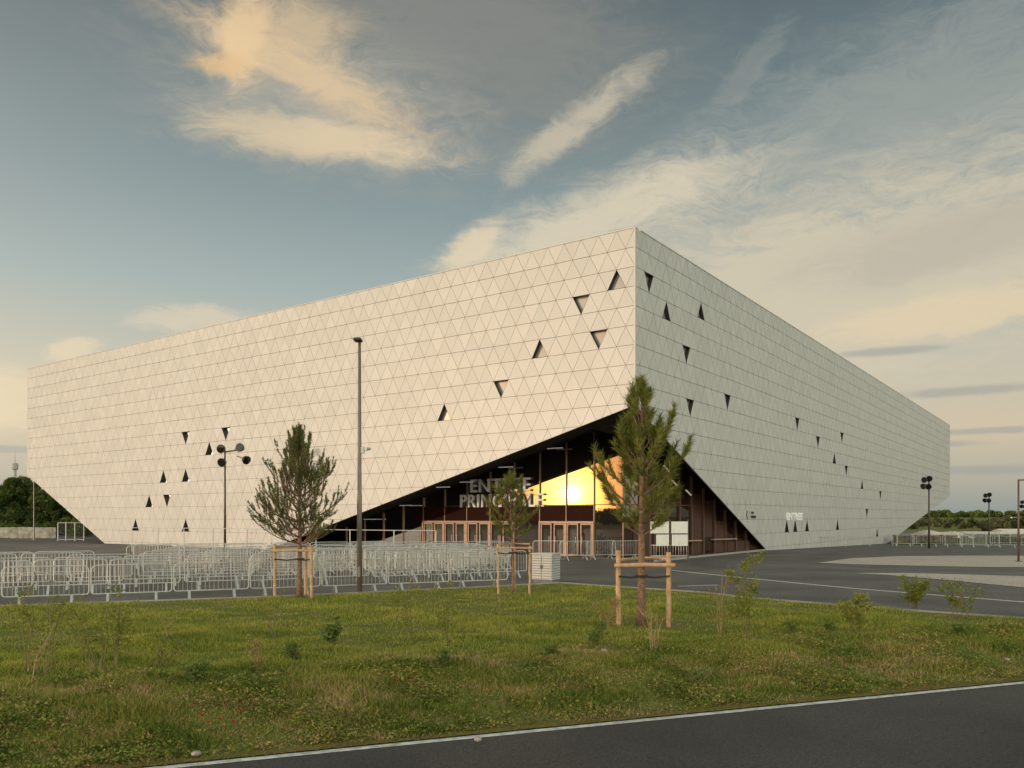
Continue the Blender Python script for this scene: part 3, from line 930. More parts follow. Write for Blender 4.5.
# ------------------------------------------------------------------ pines
def pine(name, loc, H, cb, R, seed, label, mname, nl=0.13, nw=0.010, per=60, whorls=10, rise=(0.30, 1.15), density=1.0, sub=5, tr=0.075, group=None, tuft=False):
    rnd = random.Random(seed); rng = np.random.default_rng(seed)
    root = empty(name, loc, label, 'tree', group)
    tb = MB()
    path = []
    ax, ay = rnd.uniform(-.06, .06), rnd.uniform(-.06, .06)
    for i in range(13):
        f = i / 12
        path.append(Vector((ax * math.sin(f * 4 + 1) - ax * math.sin(1), ay * math.sin(f * 3), f * H * 0.985)))
    tb.tube(path, [tr * (1.25 if i == 0 else 1) * (1 - 0.88 * (i / 12)) + 0.004 for i in range(13)], 10)
    def tp(h):
        f = max(0, min(11.999, h / (H * .985) * 12)); i = int(f)
        return path[i].lerp(path[i + 1], f - i)
    segs = []   # shoots that carry needles: (p0, p1, n, tip?)
    for w in range(whorls):
        f = (w + rnd.uniform(-.25, .25)) / whorls
        f = max(0, f)
        h = cb + (H - cb) * (f * 0.93)
        prof = min(1.0, (0.92 if tuft else 0.62) + f * 2.2) if f < 0.2 else (1 - (f - 0.2) / 0.8) ** (0.85 if tuft else 0.62) + 0.06
        nb = rnd.choice((4, 5, 6))
        a0 = rnd.uniform(0, 2 * PI)
        for b in range(nb):
            az = a0 + 2 * PI * b / nb + rnd.uniform(-.35, .35)
            L = R * prof * (rnd.uniform(0.55, 1.0) if tuft else rnd.uniform(0.60, 1.15))
            el = rise[0] + (rise[1] - rise[0]) * f + rnd.uniform(-.12, .12)
            p = tp(h)
            pts = [p]
            n = 6
            for q in range(1, n + 1):
                e2 = el + 0.55 * (q / n) ** 1.5 * (1 - f * .5)
                d = Vector((math.cos(az) * math.cos(e2), math.sin(az) * math.cos(e2), math.sin(e2)))
                pts.append(pts[-1] + d * (L / n))
                az += rnd.uniform(-.08, .08)
            r0 = 0.010 + 0.012 * L
            tb.tube(pts, [r0 * (1 - .8 * q / n) for q in range(n + 1)], 5, cap=False)
            segs.append((pts[-2], pts[-1]))
            if not tuft or f > .6: segs.append((pts[-3], pts[-2]))
            if not tuft and rnd.random() < .6: segs.append((pts[-4], pts[-3]))
            # side shoots
            for k in range(int(sub * (0.5 + L / R * 0.7))):
                q = rnd.uniform(0.8 if tuft else 1.6, n - 0.2); i = int(q)
                base = pts[i].lerp(pts[min(i + 1, n)], q - i)
                sd = az + rnd.choice((-1, 1)) * rnd.uniform(.4, 1.0)
                se = el + (rnd.uniform(.25, 1.0) if tuft else rnd.uniform(.05, .6))
                l2 = L * rnd.uniform(.20, .42) * (1.2 - q / n * .5) + (0.16 if tuft else 0.08)
                d = Vector((math.cos(sd) * math.cos(se), math.sin(sd) * math.cos(se), math.sin(se)))
                m = base + d * l2 * .55
                d2 = (d + Vector((0, 0, .5))).normalized()
                tip = m + d2 * l2 * .5
                tb.tube([base, m, tip], [0.007, 0.005, 0.003], 4, cap=False)
                if not tuft: segs.append((base.lerp(m, .35), m))
                segs.append((m, tip))
    # leader shoot
    segs.append((tp(H * .90), tp(H * .985))); segs.append((tp(H * .985), tp(H * .985) + Vector((0, 0, H * 0.03))))
    tb.build('trunk', M['bark'], root, smooth=True)
    Vs = []; R_ = []
    for (a, b) in segs:
        n = max(8, int(per * density * ((b - a).length / 0.25) ** 0.7))
        a_ = np.array(a); d = np.array(b - a); L = np.linalg.norm(d) + 1e-6; u = d / L
        t = rng.uniform(0, 1, n)[:, None]
        ref = np.array([0, 0, 1.0]) if abs(u[2]) < .9 else np.array([1.0, 0, 0])
        e1 = np.cross(u, ref); e1 /= np.linalg.norm(e1); e2 = np.cross(u, e1)
        th = rng.uniform(0, 2 * PI, n)[:, None]
        op = rng.uniform(0.35, 1.0, n)[:, None]
        dirv = u * np.cos(op) + (e1 * np.cos(th) + e2 * np.sin(th)) * np.sin(op)
        P = a_ + d * t
        l = nl * rng.uniform(.7, 1.15, n)[:, None]
        sv = np.cross(dirv, rng.normal(0, 1, (n, 3))); sv /= np.linalg.norm(sv, axis=1)[:, None] + 1e-9
        Vs.append(np.stack([P - sv * nw / 2, P + sv * nw / 2, P + dirv * l], 1))
        R_.append(np.clip(rng.normal(rng.uniform(.25, .7), .14, n), 0, 1))
    V = np.concatenate(Vs).reshape(-1, 3); n = len(V) // 3
    tri_mesh('crown', V, np.arange(3 * n).reshape(-1, 3), np.concatenate(R_), M[mname], root)
    return root

def on_verge(px, py):
    Y = (CAMZ) * F / (py - HZ)
    for _ in range(10):
        x = at(px, Y); Y = (CAMZ - verge_z(x, Y)) * F / (py - HZ)
    x = at(px, Y)
    return Vector((x, Y, verge_z(x, Y)))

PINE_A = on_verge(641.5, 626)
PINE_B = on_verge(299.5, 598)
PINE_C = on_verge(513, 594)
pine('pine_tree', PINE_A, 5.50, 1.95, 1.40, 11, 'tallest bushy green pine in front of the glowing corner glass', 'needle', nl=0.19, nw=0.016, per=40, whorls=10, sub=5, tr=0.095, rise=(0.35, 1.2), group='staked pines on the verge')
pine('pine_tree', PINE_B, 5.20, 1.58, 1.72, 5, 'sparse olive pine with spiky upright shoots before the sunlit wall', 'needle_grey', nl=0.088, nw=0.018, per=50, whorls=14, sub=14, tr=0.08, rise=(0.05, 1.2), tuft=True, group='staked pines on the verge')
pine('pine_tree', PINE_C, 3.80, 1.65, 0.95, 23, 'small thin pine standing in front of the entrance lettering', 'needle', nl=0.14, nw=0.014, per=38, whorls=7, sub=5, tr=0.042, rise=(0.25, 1.0), group='staked pines on the verge')

def tree_support(loc, label, w, h, posts, ry=0.0, rad=0.055, barz=None, strapz=None):
    t = empty('tree_support', loc, label, 'tree stake', 'stake frames round the pines', rz=ry)
    bz = barz or h - 0.20
    for (x, y, hh) in posts:
        zz = verge_z(loc.x + x, loc.y + y) - loc.z
        mb = MB()
        n = 10
        mb.tube([(x + random.uniform(-.012, .012), y, zz - 0.05 + (hh + .05) * i / n) for i in range(n + 1)], [rad * random.uniform(.94, 1.05) for _ in range(n + 1)], 10)
        mb.build('post', M['log'], t, smooth=False)
    fr = [p for p in posts if p[1] <= 0.05]
    for dy in (-rad * 1.9,):
        mb = MB()
        x0, x1 = min(p[0] for p in posts) - .10, max(p[0] for p in posts) + .10
        mb.tube([(x0, posts[0][1] + dy, bz), ((x0 + x1) / 2, posts[0][1] + dy, bz + .02), (x1, posts[0][1] + dy, bz + .01)], rad * .85, 10)
        mb.build('crossbar', M['log'], t)
    if len(posts) > 2:
        a = posts[0]; b = posts[-1]; c = posts[1]
        mb = MB(); mb.tube([(a[0], a[1], bz + .12), (c[0], c[1], bz + .12)], rad * .7, 8); mb.build('crossbar', M['log'], t)
        mb = MB(); mb.tube([(b[0], b[1], bz + .14), (c[0], c[1], bz + .13)], rad * .7, 8); mb.build('crossbar', M['log'], t)
    sz = strapz or bz - 0.25
    mb = MB()
    xa, xb = min(p[0] for p in posts), max(p[0] for p in posts)
    yy = posts[0][1]
    loop = [(xa, yy - rad - .01, sz), (xa / 2, -.10, sz - .03), (0, -.125, sz), (xb / 2, -.10, sz - .03), (xb, yy - rad - .01, sz + .01)]
    mb.tube(loop, 0.022, 6)
    mb.tube([(math.cos(a) * .125, math.sin(a) * .125, sz) for a in [2 * PI * i / 12 for i in range(13)]], 0.025, 6)
    mb.build('strap', M['strap'], t)
    return t
tree_support(PINE_A, 'pale log stakes with crossbars tied round the tallest pine', 1.2, 1.68, [(-0.53, -0.12, 1.68), (0.10, 0.55, 1.62), (0.60, -0.02, 1.66)], rad=0.055, barz=1.36, strapz=1.12)
tree_support(PINE_B, 'log stakes with double crossbar tied round the sparse olive pine', 1.2, 1.6, [(-0.72, -0.10, 1.62), (0.05, 0.55, 1.5), (0.42, -0.25, 1.58)], rad=0.048, barz=1.40, strapz=1.15)
tree_support(PINE_C, 'thin log stakes tied round the smallest pine beside the cabinet', 1.0, 1.55, [(-0.46, -0.10, 1.55), (0.05, .45, 1.5), (0.52, -0.05, 1.55)], rad=0.036, barz=1.42, strapz=1.28)

# ------------------------------------------------------------------ barriers
def make_barrier():
    t = empty('crowd_barrier', (0, 0, 0), 'grey steel crowd barrier', 'barrier', 'crowd barriers on the forecourt')
    W, H, rz = 2.14, 1.10, 0.27
    mb = MB()
    c = 0.16; pts = []
    for (cx, cz, a0) in ((W / 2 - c, rz + c * .5, -PI / 2), (W / 2 - c, H - c, 0), (-W / 2 + c, H - c, PI / 2), (-W / 2 + c, rz + c * .5, PI)):
        rr = c if cz > 0.6 else c * .5
        for i in range(5):
            a = a0 + (PI / 2) * i / 4
            pts.append((cx + (c - rr) * (1 if cx > 0 else -1) + rr * math.cos(a), 0, cz + rr * math.sin(a)))
    mb.tube(pts + [pts[0]], 0.021, 6, cap=False)
    mb.build('frame', M['galv'], t)
    mb = MB()
    n = 17
    for i in range(1, n):
        x = -W / 2 + W * i / n
        mb.tube([(x, 0, rz + .02), (x, 0, H - .02)], 0.0065, 4, cap=False)
    mb.build('infill_upright', M['galv'], t)
    for x in (-W * 0.30, W * 0.30):
        mb = MB()
        P = [(-0.27, 0.0), (-0.23, 0.06), (-0.03, 0.285), (0.03, 0.285), (0.23, 0.06), (0.27, 0.0)]
        Q = [(y, z - 0.03 if 0.01 < z else z) for y, z in P]
        hw = 0.035
        for k in range(5):
            (y0, z0), (y1, z1) = P[k], P[k + 1]
            mb.add([(x - hw, y0, z0), (x + hw, y0, z0), (x + hw, y1, z1), (x - hw, y1, z1),
                    (x - hw, y0 * .97, max(z0 - .03, 0)), (x + hw, y0 * .97, max(z0 - .03, 0)), (x + hw, y1 * .97, max(z1 - .03, 0)), (x - hw, y1 * .97, max(z1 - .03, 0))],
                   [(0, 1, 2, 3), (7, 6, 5, 4), (0, 4, 5, 1), (2, 6, 7, 3), (0, 3, 7, 4), (1, 5, 6, 2)])
        mb.build('foot', M['galv'], t)
    return t
BAR = make_barrier(); bar_used = [False]
def barrier(x, y, rz, label):
    if not bar_used[0]:
        o = BAR; bar_used[0] = True
    else:
        o = copy_tree(BAR)
    o.location = (x, y, g(x, y) + 0.005); o.rotation_euler = (random.gauss(0, .018), 0, rz); o['label'] = label
    return o

def place_barriers():
    A = Vector((-14.17, 22.38, 0)); B = Vector((-0.42, 28.6, 0))
    d = (B - A).normalized(); n = Vector((-d.y, d.x, 0)); ang = math.atan2(d.y, d.x)
    step = 2.20
    front = ['steel barrier of the front row cut by the edge of the view', 'front-row steel barrier nearest the far-left edge, behind tall dry saplings',
             'front-row steel barrier behind the leaning yellowish saplings', 'front-row steel barrier below the four-lamp floodlight mast',
             'front-row steel barrier just before the sparse olive pine', 'front-row steel barrier directly behind the sparse olive pine and its stakes', 'front-row steel barrier beside the tall lamp mast',
             'front-row steel barrier just past the tall lamp mast', 'last front-row steel barrier, ending beside the smallest pine', 'front-row steel barrier']
    for i in range(-1, 7):
        p = A + d * (step * (i + 0.5))
        barrier(p.x, p.y, ang + random.uniform(-.01, .01), front[i + 1])
    cnt = {}
    ordn = ['', 'second', 'third', 'fourth', 'fifth', 'sixth', 'seventh', 'eighth', 'ninth', 'tenth', 'eleventh', 'twelfth']
    for k in range(1, 10):
        off = 3.7 + (k - 1) * 1.9
        for i in range(-6, 16):
            p = A + d * (step * (i + 0.5) + k * 0.35 + random.uniform(-.12, .12)) + n * (off + random.uniform(-.28, .28))
            px = 512 + p.x / p.y * F
            if px < -45 or px > 505 or p.y > 47.5: continue
            if px < 150 and p.y > 33.5: continue
            if k >= 3 and px > 330 and random.random() < 0.45: continue
            if random.random() < 0.08: continue
            side = 'middle' if 150 < px < 330 else ('near the lawn side' if px <= 150 else 'entrance end')
            barrier(p.x, p.y, ang + random.gauss(0, .075), 'galvanised queue barrier in the %s row from the lawn, %s' % (ordn[k], 'towards the bare asphalt' if px <= 150 else ('before the sunlit wall' if px < 330 else 'before the dark entrance')))
    # bunched spare barriers between the queue lanes
    for (cx, cy, m, a, what) in ((-4.9, 34.6, 6, 1.25, 'bunch nearest the tall lamp mast'), (-3.3, 36.6, 7, 1.0, 'bunch behind the middle of the lanes'), (-1.6, 38.2, 6, 1.35, 'bunch closest to the smallest pine'),
                          (-6.6, 39.0, 6, 1.1, 'rear bunch below the dark overhang'), (-3.8, 42.0, 6, 0.9, 'rear bunch in front of the doors'), (-8.8, 36.0, 5, 1.2, 'bunch beside the sunlit wall end')):
        for j in range(m):
            q = Vector((math.cos(a + PI / 2 + .5), math.sin(a + PI / 2 + .5), 0)) * (j - m / 2) * 0.42
            barrier(cx + q.x, cy + q.y, a + random.gauss(0, .06), 'spare steel barrier set aslant in the %s' % what)
    # barriers before the doors
    for (px0, px1, Y0, Y1, lab) in ((562, 589, 46.3, 47.2, 'steel barrier before the glazed doors beside the cabinet'), (590, 613, 47.0, 47.9, 'steel barrier before the doors with the sun glint'), (614, 638, 46.8, 47.8, 'steel barrier before the corner glass, behind the tallest pine'),
                                (540, 560, 47.4, 46.9, 'steel barrier before the doors, behind the cabinet')):
        x0, x1 = at(px0, Y0), at(px1, Y1)
        barrier((x0 + x1) / 2, (Y0 + Y1) / 2, math.atan2(Y1 - Y0, x1 - x0), lab)
    # a line of them beyond the shaded facade
    for i in range(6):
        Y = 80.5 - i * .55; x = at(903, 80.5) + i * 2.25
        barrier(x, Y, -0.24, 'far steel barrier by the pale paving, %s of its line' % ('first', 'second', 'third', 'fourth', 'fifth', 'last')[i])
place_barriers()

# ------------------------------------------------------------------ masts and lamps
def tall_mast():
    p = Vector((at(359.5, 25.95), 25.95, 0.0))
    p.z = verge_z(p.x, p.y) if p.y < far_edge(p.x) else 0.0
    t = empty('lamp_mast', p, 'tall slim grey lamp mast rising behind the front barrier row', 'lamp post')
    ztop = CAMZ + (HZ - 341) / F * p.y - p.z
    mb = MB(); mb.tube([(0, 0, 0), (0, 0, 3.2), (0, 0, 3.25), (0, 0, ztop)], [0.088, 0.080, 0.070, 0.045], 14); mb.build('pole', M['tallmast'], t, smooth=True)
    mb = MB(); mb.box((0, 0, .02), (.4, .4, .04), bev=.01); mb.build('base_plate', M['tallmast'], t)
    mb = MB(); mb.box((-.04, -0.06, ztop + .02), (.26, .34, .10), bev=.03); mb.build('lamp_head', M['black'], t)
    mb = MB(); zc = CAMZ + (HZ - 450) / F * p.y - p.z
    mb.box((.10, 0, zc), (.14, .08, .22), bev=.02); mb.tube([(.16, 0, zc), (.26, -.03, zc)], .03, 8); mb.tube([(.22, -.14, zc + .02), (.32, .04, zc + .04)], .05, 10)
    mb.build('camera_box', M['galv'], t)
    mb = MB(); mb.box((0, -.116, .75), (.10, .02, .35), bev=.008); mb.build('service_hatch', M['tallmast'], t)
tall_mast()

def flood_mast(px, Y, zbase, ztop, label, lamps, armx=0.0, r=0.07, k=1.0):
    p = Vector((at(px, Y), Y, zbase))
    t = empty('floodlight_mast', p, label, 'floodlight', 'floodlight masts round the arena')
    H = ztop - zbase
    mb = MB(); mb.tube([(0, 0, 0), (0, 0, H)], [r * 1.25, r * .8], 12); mb.build('pole', M['mast'], t, smooth=True)
    if armx:
        mb = MB(); mb.tube([(-.05, -.02, H - .10), (armx + .1, -.02, H + .10)], .05, 8); mb.build('arm', M['mast'], t)
    for (x, y, z, dx, dy, dz) in lamps:
        d = Vector((dx, dy, dz)).normalized()
        c = Vector((x, y, H + z))
        mb = MB(); mb.tube([c - d * .16, c - d * .10, c + d * .10, c + d * .16], [.13 * k, .24 * k, .31 * k, .31 * k], 16)
        # yoke
        mb.tube([c - d * .05, c + Vector((0, 0.08, 0)) - d * .12, Vector((x * .55, 0, H + z * .6))], .028, 6)
        l = mb.build('floodlight', M['black'], t)
        mb = MB(); mb.tube([c + d * .162, c + d * .168], .27 * k, 16); mb.build('lens', M['lens'], l)
    return t
flood_mast(225, 56, 0, 7.1, 'bronze mast with four round floodlights before the sunlit wall', [(-.13, -.25, .10, -.2, -1, -.05), (-.08, -.25, -.82, -.2, -1, -.25), (1.15, -.2, .18, -.3, -1, .15), (1.45, -.05, -.62, .8, -.6, -.5)], armx=1.25)
def zg(px, Y): return g(at(px, Y), Y)
cl = [(-.46, -.2, .05, -1, -.5, -.1), (-.10, -.25, .16, -.6, -1, -.2), (-.55, -.2, -.50, -1, -.3, -.4), (-.18, -.25, -.52, -.5, -1, -.4)]
flood_mast(929, 72, zg(929, 72), 5.75, 'dark floodlight mast against the far end of the shaded facade', cl, r=.075, k=.85)
flood_mast(989, 96, zg(989, 96), 5.0, 'dark floodlight mast alone against the sky past the arena', cl, r=.08, k=.85)
flood_mast(1025, 112, zg(1025, 112), 4.5, 'far floodlight mast partly hidden behind the bent-arm lamp post', cl, r=.08, k=.85)

def lamp_post():
    Y = 45.0
    p = Vector((at(1018.5, Y), Y, zg(1018.5, Y)))
    t = empty('lamp_post', p, 'slim brown lamp post with short arm standing on the pale paving', 'lamp post')
    H = CAMZ + (HZ - 480) / F * Y - p.z
    mb = MB(); mb.tube([(0, 0, 0), (0, 0, H)], [.056, .045], 12); mb.build('pole', M['mast'], t, smooth=True)
    mb = MB(); mb.box((.38, 0, H), (.80, .16, .07), bev=.02); mb.build('lamp_head', M['mast'], t)
    mb = MB(); mb.tube([(0, 0, 0.01), (0, 0, .05)], .17, 12); mb.build('base_plate', M['mast'], t)
lamp_post()

def thin_pole():
    Y = 88
    p = Vector((at(34, Y), Y, 0))
    t = empty('flag_pole', p, 'bare thin pale pole standing before the dark trees', 'pole')
    mb = MB(); mb.tube([(0, 0, 0), (0, 0, 6.8)], [.07, .05], 8); mb.build('pole', M['tallmast'], t)
    mb = MB(); mb.box((0, 0, .02), (.4, .4, .06)); mb.build('base_plate', M['concrete'], t)
thin_pole()

# ------------------------------------------------------------------ fences
def fence(name, pts, h, label, wire=0.11, pr=0.035, mid=False, material='galv', rail=0.025):
    """pts: list of plan points where the posts stand"""
    p0 = Vector((pts[0][0], pts[0][1], g(*pts[0])))
    t = empty(name, p0, label, 'fence')
    for (x, y) in pts:
        mb = MB(); mb.tube([(x - p0.x, y - p0.y, g(x, y) - p0.z), (x - p0.x, y - p0.y, g(x, y) - p0.z + h)], pr, 6); mb.build('post', M[material], t)
    mb = MB(); wb = MB()
    for (a, b) in zip(pts[:-1], pts[1:]):
        za, zb = g(*a) - p0.z, g(*b) - p0.z
        mb.tube([(a[0] - p0.x, a[1] - p0.y, za + h), (b[0] - p0.x, b[1] - p0.y, zb + h)], rail, 6)
        if mid: mb.tube([(a[0] - p0.x, a[1] - p0.y, za + .15), (b[0] - p0.x, b[1] - p0.y, zb + .15)], rail * .8, 6)
        if wire:
            L = math.hypot(b[0] - a[0], b[1] - a[1]); n = max(2, int(L / wire))
            for i in range(1, n):
                f = i / n
                x = a[0] + (b[0] - a[0]) * f - p0.x; y = a[1] + (b[1] - a[1]) * f - p0.y; z = za + (zb - za) * f
                wb.tube([(x, y, z + .1), (x, y, z + h - .02)], 0.005, 3, cap=False)
    mb.build('rail', M[material], t)
    if wire: wb.build('infill_upright', M['mesh_fence'], t)  # thin upright wires of the fence mesh
    return t
fence('mesh_fence', [(at(px, Y), Y) for px, Y in ((132, 59), (158, 57.8), (184, 56.6), (213, 55.2), (247, 53.6), (283, 52), (316, 50.4), (350, 48.8), (394, 47.0), (436, 46.4))], 1.72, 'thin grey post and rail fence along the sunlit wall behind the barriers', wire=0)
fence('mesh_fence', [(at(px, Y), Y) for px, Y in ((58, 84), (66, 84), (75, 84), (84, 84))], 1.9, 'small dark grey gate fence under the arena end near the trees', wire=.09, mid=True, pr=.07, rail=.05)
fence('mesh_fence', [(at(px, Y), Y) for px, Y in ((800, 69), (822, 72), (846, 75.5), (870, 79), (893, 82))], 0.95, 'low pale rail along the foot of the shaded facade', wire=0)
fence('mesh_fence', [(at(px, Y), Y) for px, Y in ((897, 87), (913, 87), (929, 87), (945, 87), (962, 87.5), (990, 101), (1010, 102), (1040, 103))], 1.2, 'pale wire site fence beyond the paving past the arena', wire=.14, mid=True, pr=.05)
fence('mesh_fence', [(at(px, Y), Y) for px, Y in ((960, 83), (973, 82.4), (986, 81.8), (999, 81.2))], 1.5, 'short pale mesh fence panel behind the far barriers', wire=.10, mid=True, pr=.045)

# low hoarding wall in front of the dark trees
def hoarding():
    t = empty('hoarding_wall', (at(-20, 96), 96, 0), 'low pale stained wall along the foot of the dark trees', 'wall')
    mb = MB()
    L = at(96, 92) - at(-60, 96)
    for i in range(18):
        x = i * L / 18 - 10
        mb.box((x, -i * .1, .65), (L / 18 - .03, .18, 1.3 + random.uniform(-.05, .05)), bev=.02)
    mb.build('wall_panel', M['hoarding'], t)
hoarding()

# ------------------------------------------------------------------ cabinet, boards
def cabinet():
    p = on_verge(546, 583.5); p = Vector((at(546, 30.9), 30.9, 0.0))
    t = empty('utility_cabinet', p, 'pale ribbed utility cabinet at the end of the barrier row', 'cabinet', rz=-0.50)
    w, d, h = 0.86, 0.70, 1.13
    mb = MB(); mb.box((0, 0, .06), (w - .04, d - .04, .12)); mb.build('plinth', M['cabinet_dark'], t)
    mb = MB(); mb.box((0, 0, .12 + (h - .18) / 2), (w, d, h - .18), bev=.012)
    mb.build('body', M['cabinet'], t)
    for x in (-w / 4, w / 4):
        mb = MB(); mb.box((x, -d / 2 - .012, .14 + (h - .24) / 2), (w / 2 - .02, .02, h - .24), bev=.005)
        for i in range(9):
            mb.box((x, -d / 2 - .026, .22 + i * .095), (w / 2 - .06, .012, .070))
        dd = mb.build('door', M['cabinet'], t)
        gb = MB(); gb.box((x, -d / 2 - .0235, .60), (w / 2 - .055, .002, .86)); gb.build('louvre_gap', M['cabinet_dark'], dd)
        hb = MB(); hb.box((x + (.18 if x < 0 else -.18), -d / 2 - .045, .62), (.03, .03, .14), bev=.006); hb.build('handle', M['cabinet_dark'], dd)
    gb = MB(); gb.box((w / 2 + .004, 0, .60), (.004, d - .06, .86)); gb.build('louvre_gap', M['cabinet_dark'], t)
    mb = MB()
    for i in range(9): mb.box((w / 2 + .013, 0, .22 + i * .095), (.012, d - .07, .070))
    mb.build('side_louvre', M['cabinet'], t)
    mb = MB(); mb.box((0, 0, h - .03), (w + .06, d + .06, .06), bev=.015); mb.build('lid', M['cabinet'], t)
cabinet()

def sign_board():
    Y = 44.6
    t = empty('notice_board', (at(669, Y), Y, 0), 'four grey board panels on thin posts beside the dark glass wall', 'sign board', rz=0.12)
    k = Y / F
    mb = MB()
    for x in (-19, 1.5, 20): mb.tube([(x * k, .05, 0), (x * k, .05, 2.35)], .04, 8)
    mb.build('post', M['mast'], t)
    for (x0, x1, y0, y1) in ((-19, 0, 521.5, 533.5), (2.5, 19.5, 521.5, 533.5), (-13, 0, 534.5, 546), (3, 19.5, 534.5, 546)):
        z0, z1 = CAMZ + (HZ - y1) * k, CAMZ + (HZ - y0) * k
        mb = MB(); mb.box(((x0 + x1) / 2 * k, 0, (z0 + z1) / 2), ((x1 - x0) * k, .04, z1 - z0), bev=.015)
        mb.build('panel', M['board'], t)
    mb = MB()
    for z in (.35, .95): mb.box((0.2 * k, .05, z), (38 * k, .03, .04))
    for i in range(14): mb.tube([((-18 + i * 2.8) * k, .05, .1), ((-18 + i * 2.8) * k, .05, .95)], .008, 4)
    mb.build('lattice', M['galv'], t)
sign_board()

# ------------------------------------------------------------------ saplings and small plants
def sapling(px, py, hpx, spread, label, seed, stems=3, leaves=60, lm='leaf', lsize=0.035, sm='stem', name='sapling', lean=0.0, low=0.25, group='young saplings on the verge'):
    rnd = random.Random(seed); rng = np.random.default_rng(seed)
    p = on_verge(px, py)
    t = empty(name, p, label, 'sapling', group)
    H = hpx / F * p.y
    tb = MB(); pts_all = []
    for s in range(stems):
        a = rnd.uniform(0, 2 * PI); sp = spread * rnd.uniform(.2, 1.0); hh = H * rnd.uniform(.7, 1.0) if s else H
        dx, dy = math.cos(a) * sp + lean * H, math.sin(a) * sp
        path = []
        b0 = Vector((rnd.uniform(-.05, .05) + dx * .35, rnd.uniform(-.05, .05) + dy * .35, -0.03))
        for i in range(9):
            f = i / 8
            path.append(b0 + Vector((dx * f ** 1.4 + .015 * math.sin(f * 9 + s), dy * f ** 1.4 + .015 * math.cos(f * 8 + s), hh * f)))
        tb.tube(path, [.011 * (1 - .75 * i / 8) + .002 for i in range(9)], 5)
        pts_all.append(path)
        for k in range(rnd.randint(2, 5)):
            i = rnd.randint(2, 7); q = path[i]
            a2 = rnd.uniform(0, 2 * PI); l = H * rnd.uniform(.10, .24)
            br = [q, q + Vector((math.cos(a2) * l * .6, math.sin(a2) * l * .6, l * .5)), q + Vector((math.cos(a2) * l * .9, math.sin(a2) * l * .9, l * 1.0))]
            tb.tube(br, [.005, .004, .002], 4)
            pts_all.append(br)
    tb.build('stem', M[sm], t)
    n = int(leaves * stems * (2.8 if hpx > 24 else 1.3))
    P = []
    for _ in range(n):
        path = rnd.choice(pts_all)
        f = rnd.uniform(low if len(path) > 3 else 0.2, 1.0) * (len(path) - 1); i = min(int(f), len(path) - 2)
        P.append(path[i].lerp(path[i + 1], f - i) + Vector((rnd.gauss(0, .045), rnd.gauss(0, .045), rnd.gauss(0, .035))))
    P = np.array([tuple(v) for v in P])
    a = rng.normal(0, 1, (n, 3)); a[:, 2] = np.abs(a[:, 2]) * .6; a /= np.linalg.norm(a, axis=1)[:, None]
    c = rng.normal(0, 1, (n, 3)); c -= a * (a * c).sum(1)[:, None]; c /= np.linalg.norm(c, axis=1)[:, None]
    L = rng.uniform(.6, 1.2, n)[:, None] * lsize * 1.25
    V = np.stack([P, P + a * L + c * L * .42, P + a * L * 2, P + a * L - c * L * .42], 1).reshape(-1, 3)
    b = np.arange(n)[:, None] * 4
    T = np.concatenate([b + [[0, 1, 2]], b + [[0, 2, 3]]], 1).reshape(-1, 3)
    tri_mesh('foliage', V, T, np.repeat(rng.uniform(0, 1, n), 2), M[lm], t)
    return t

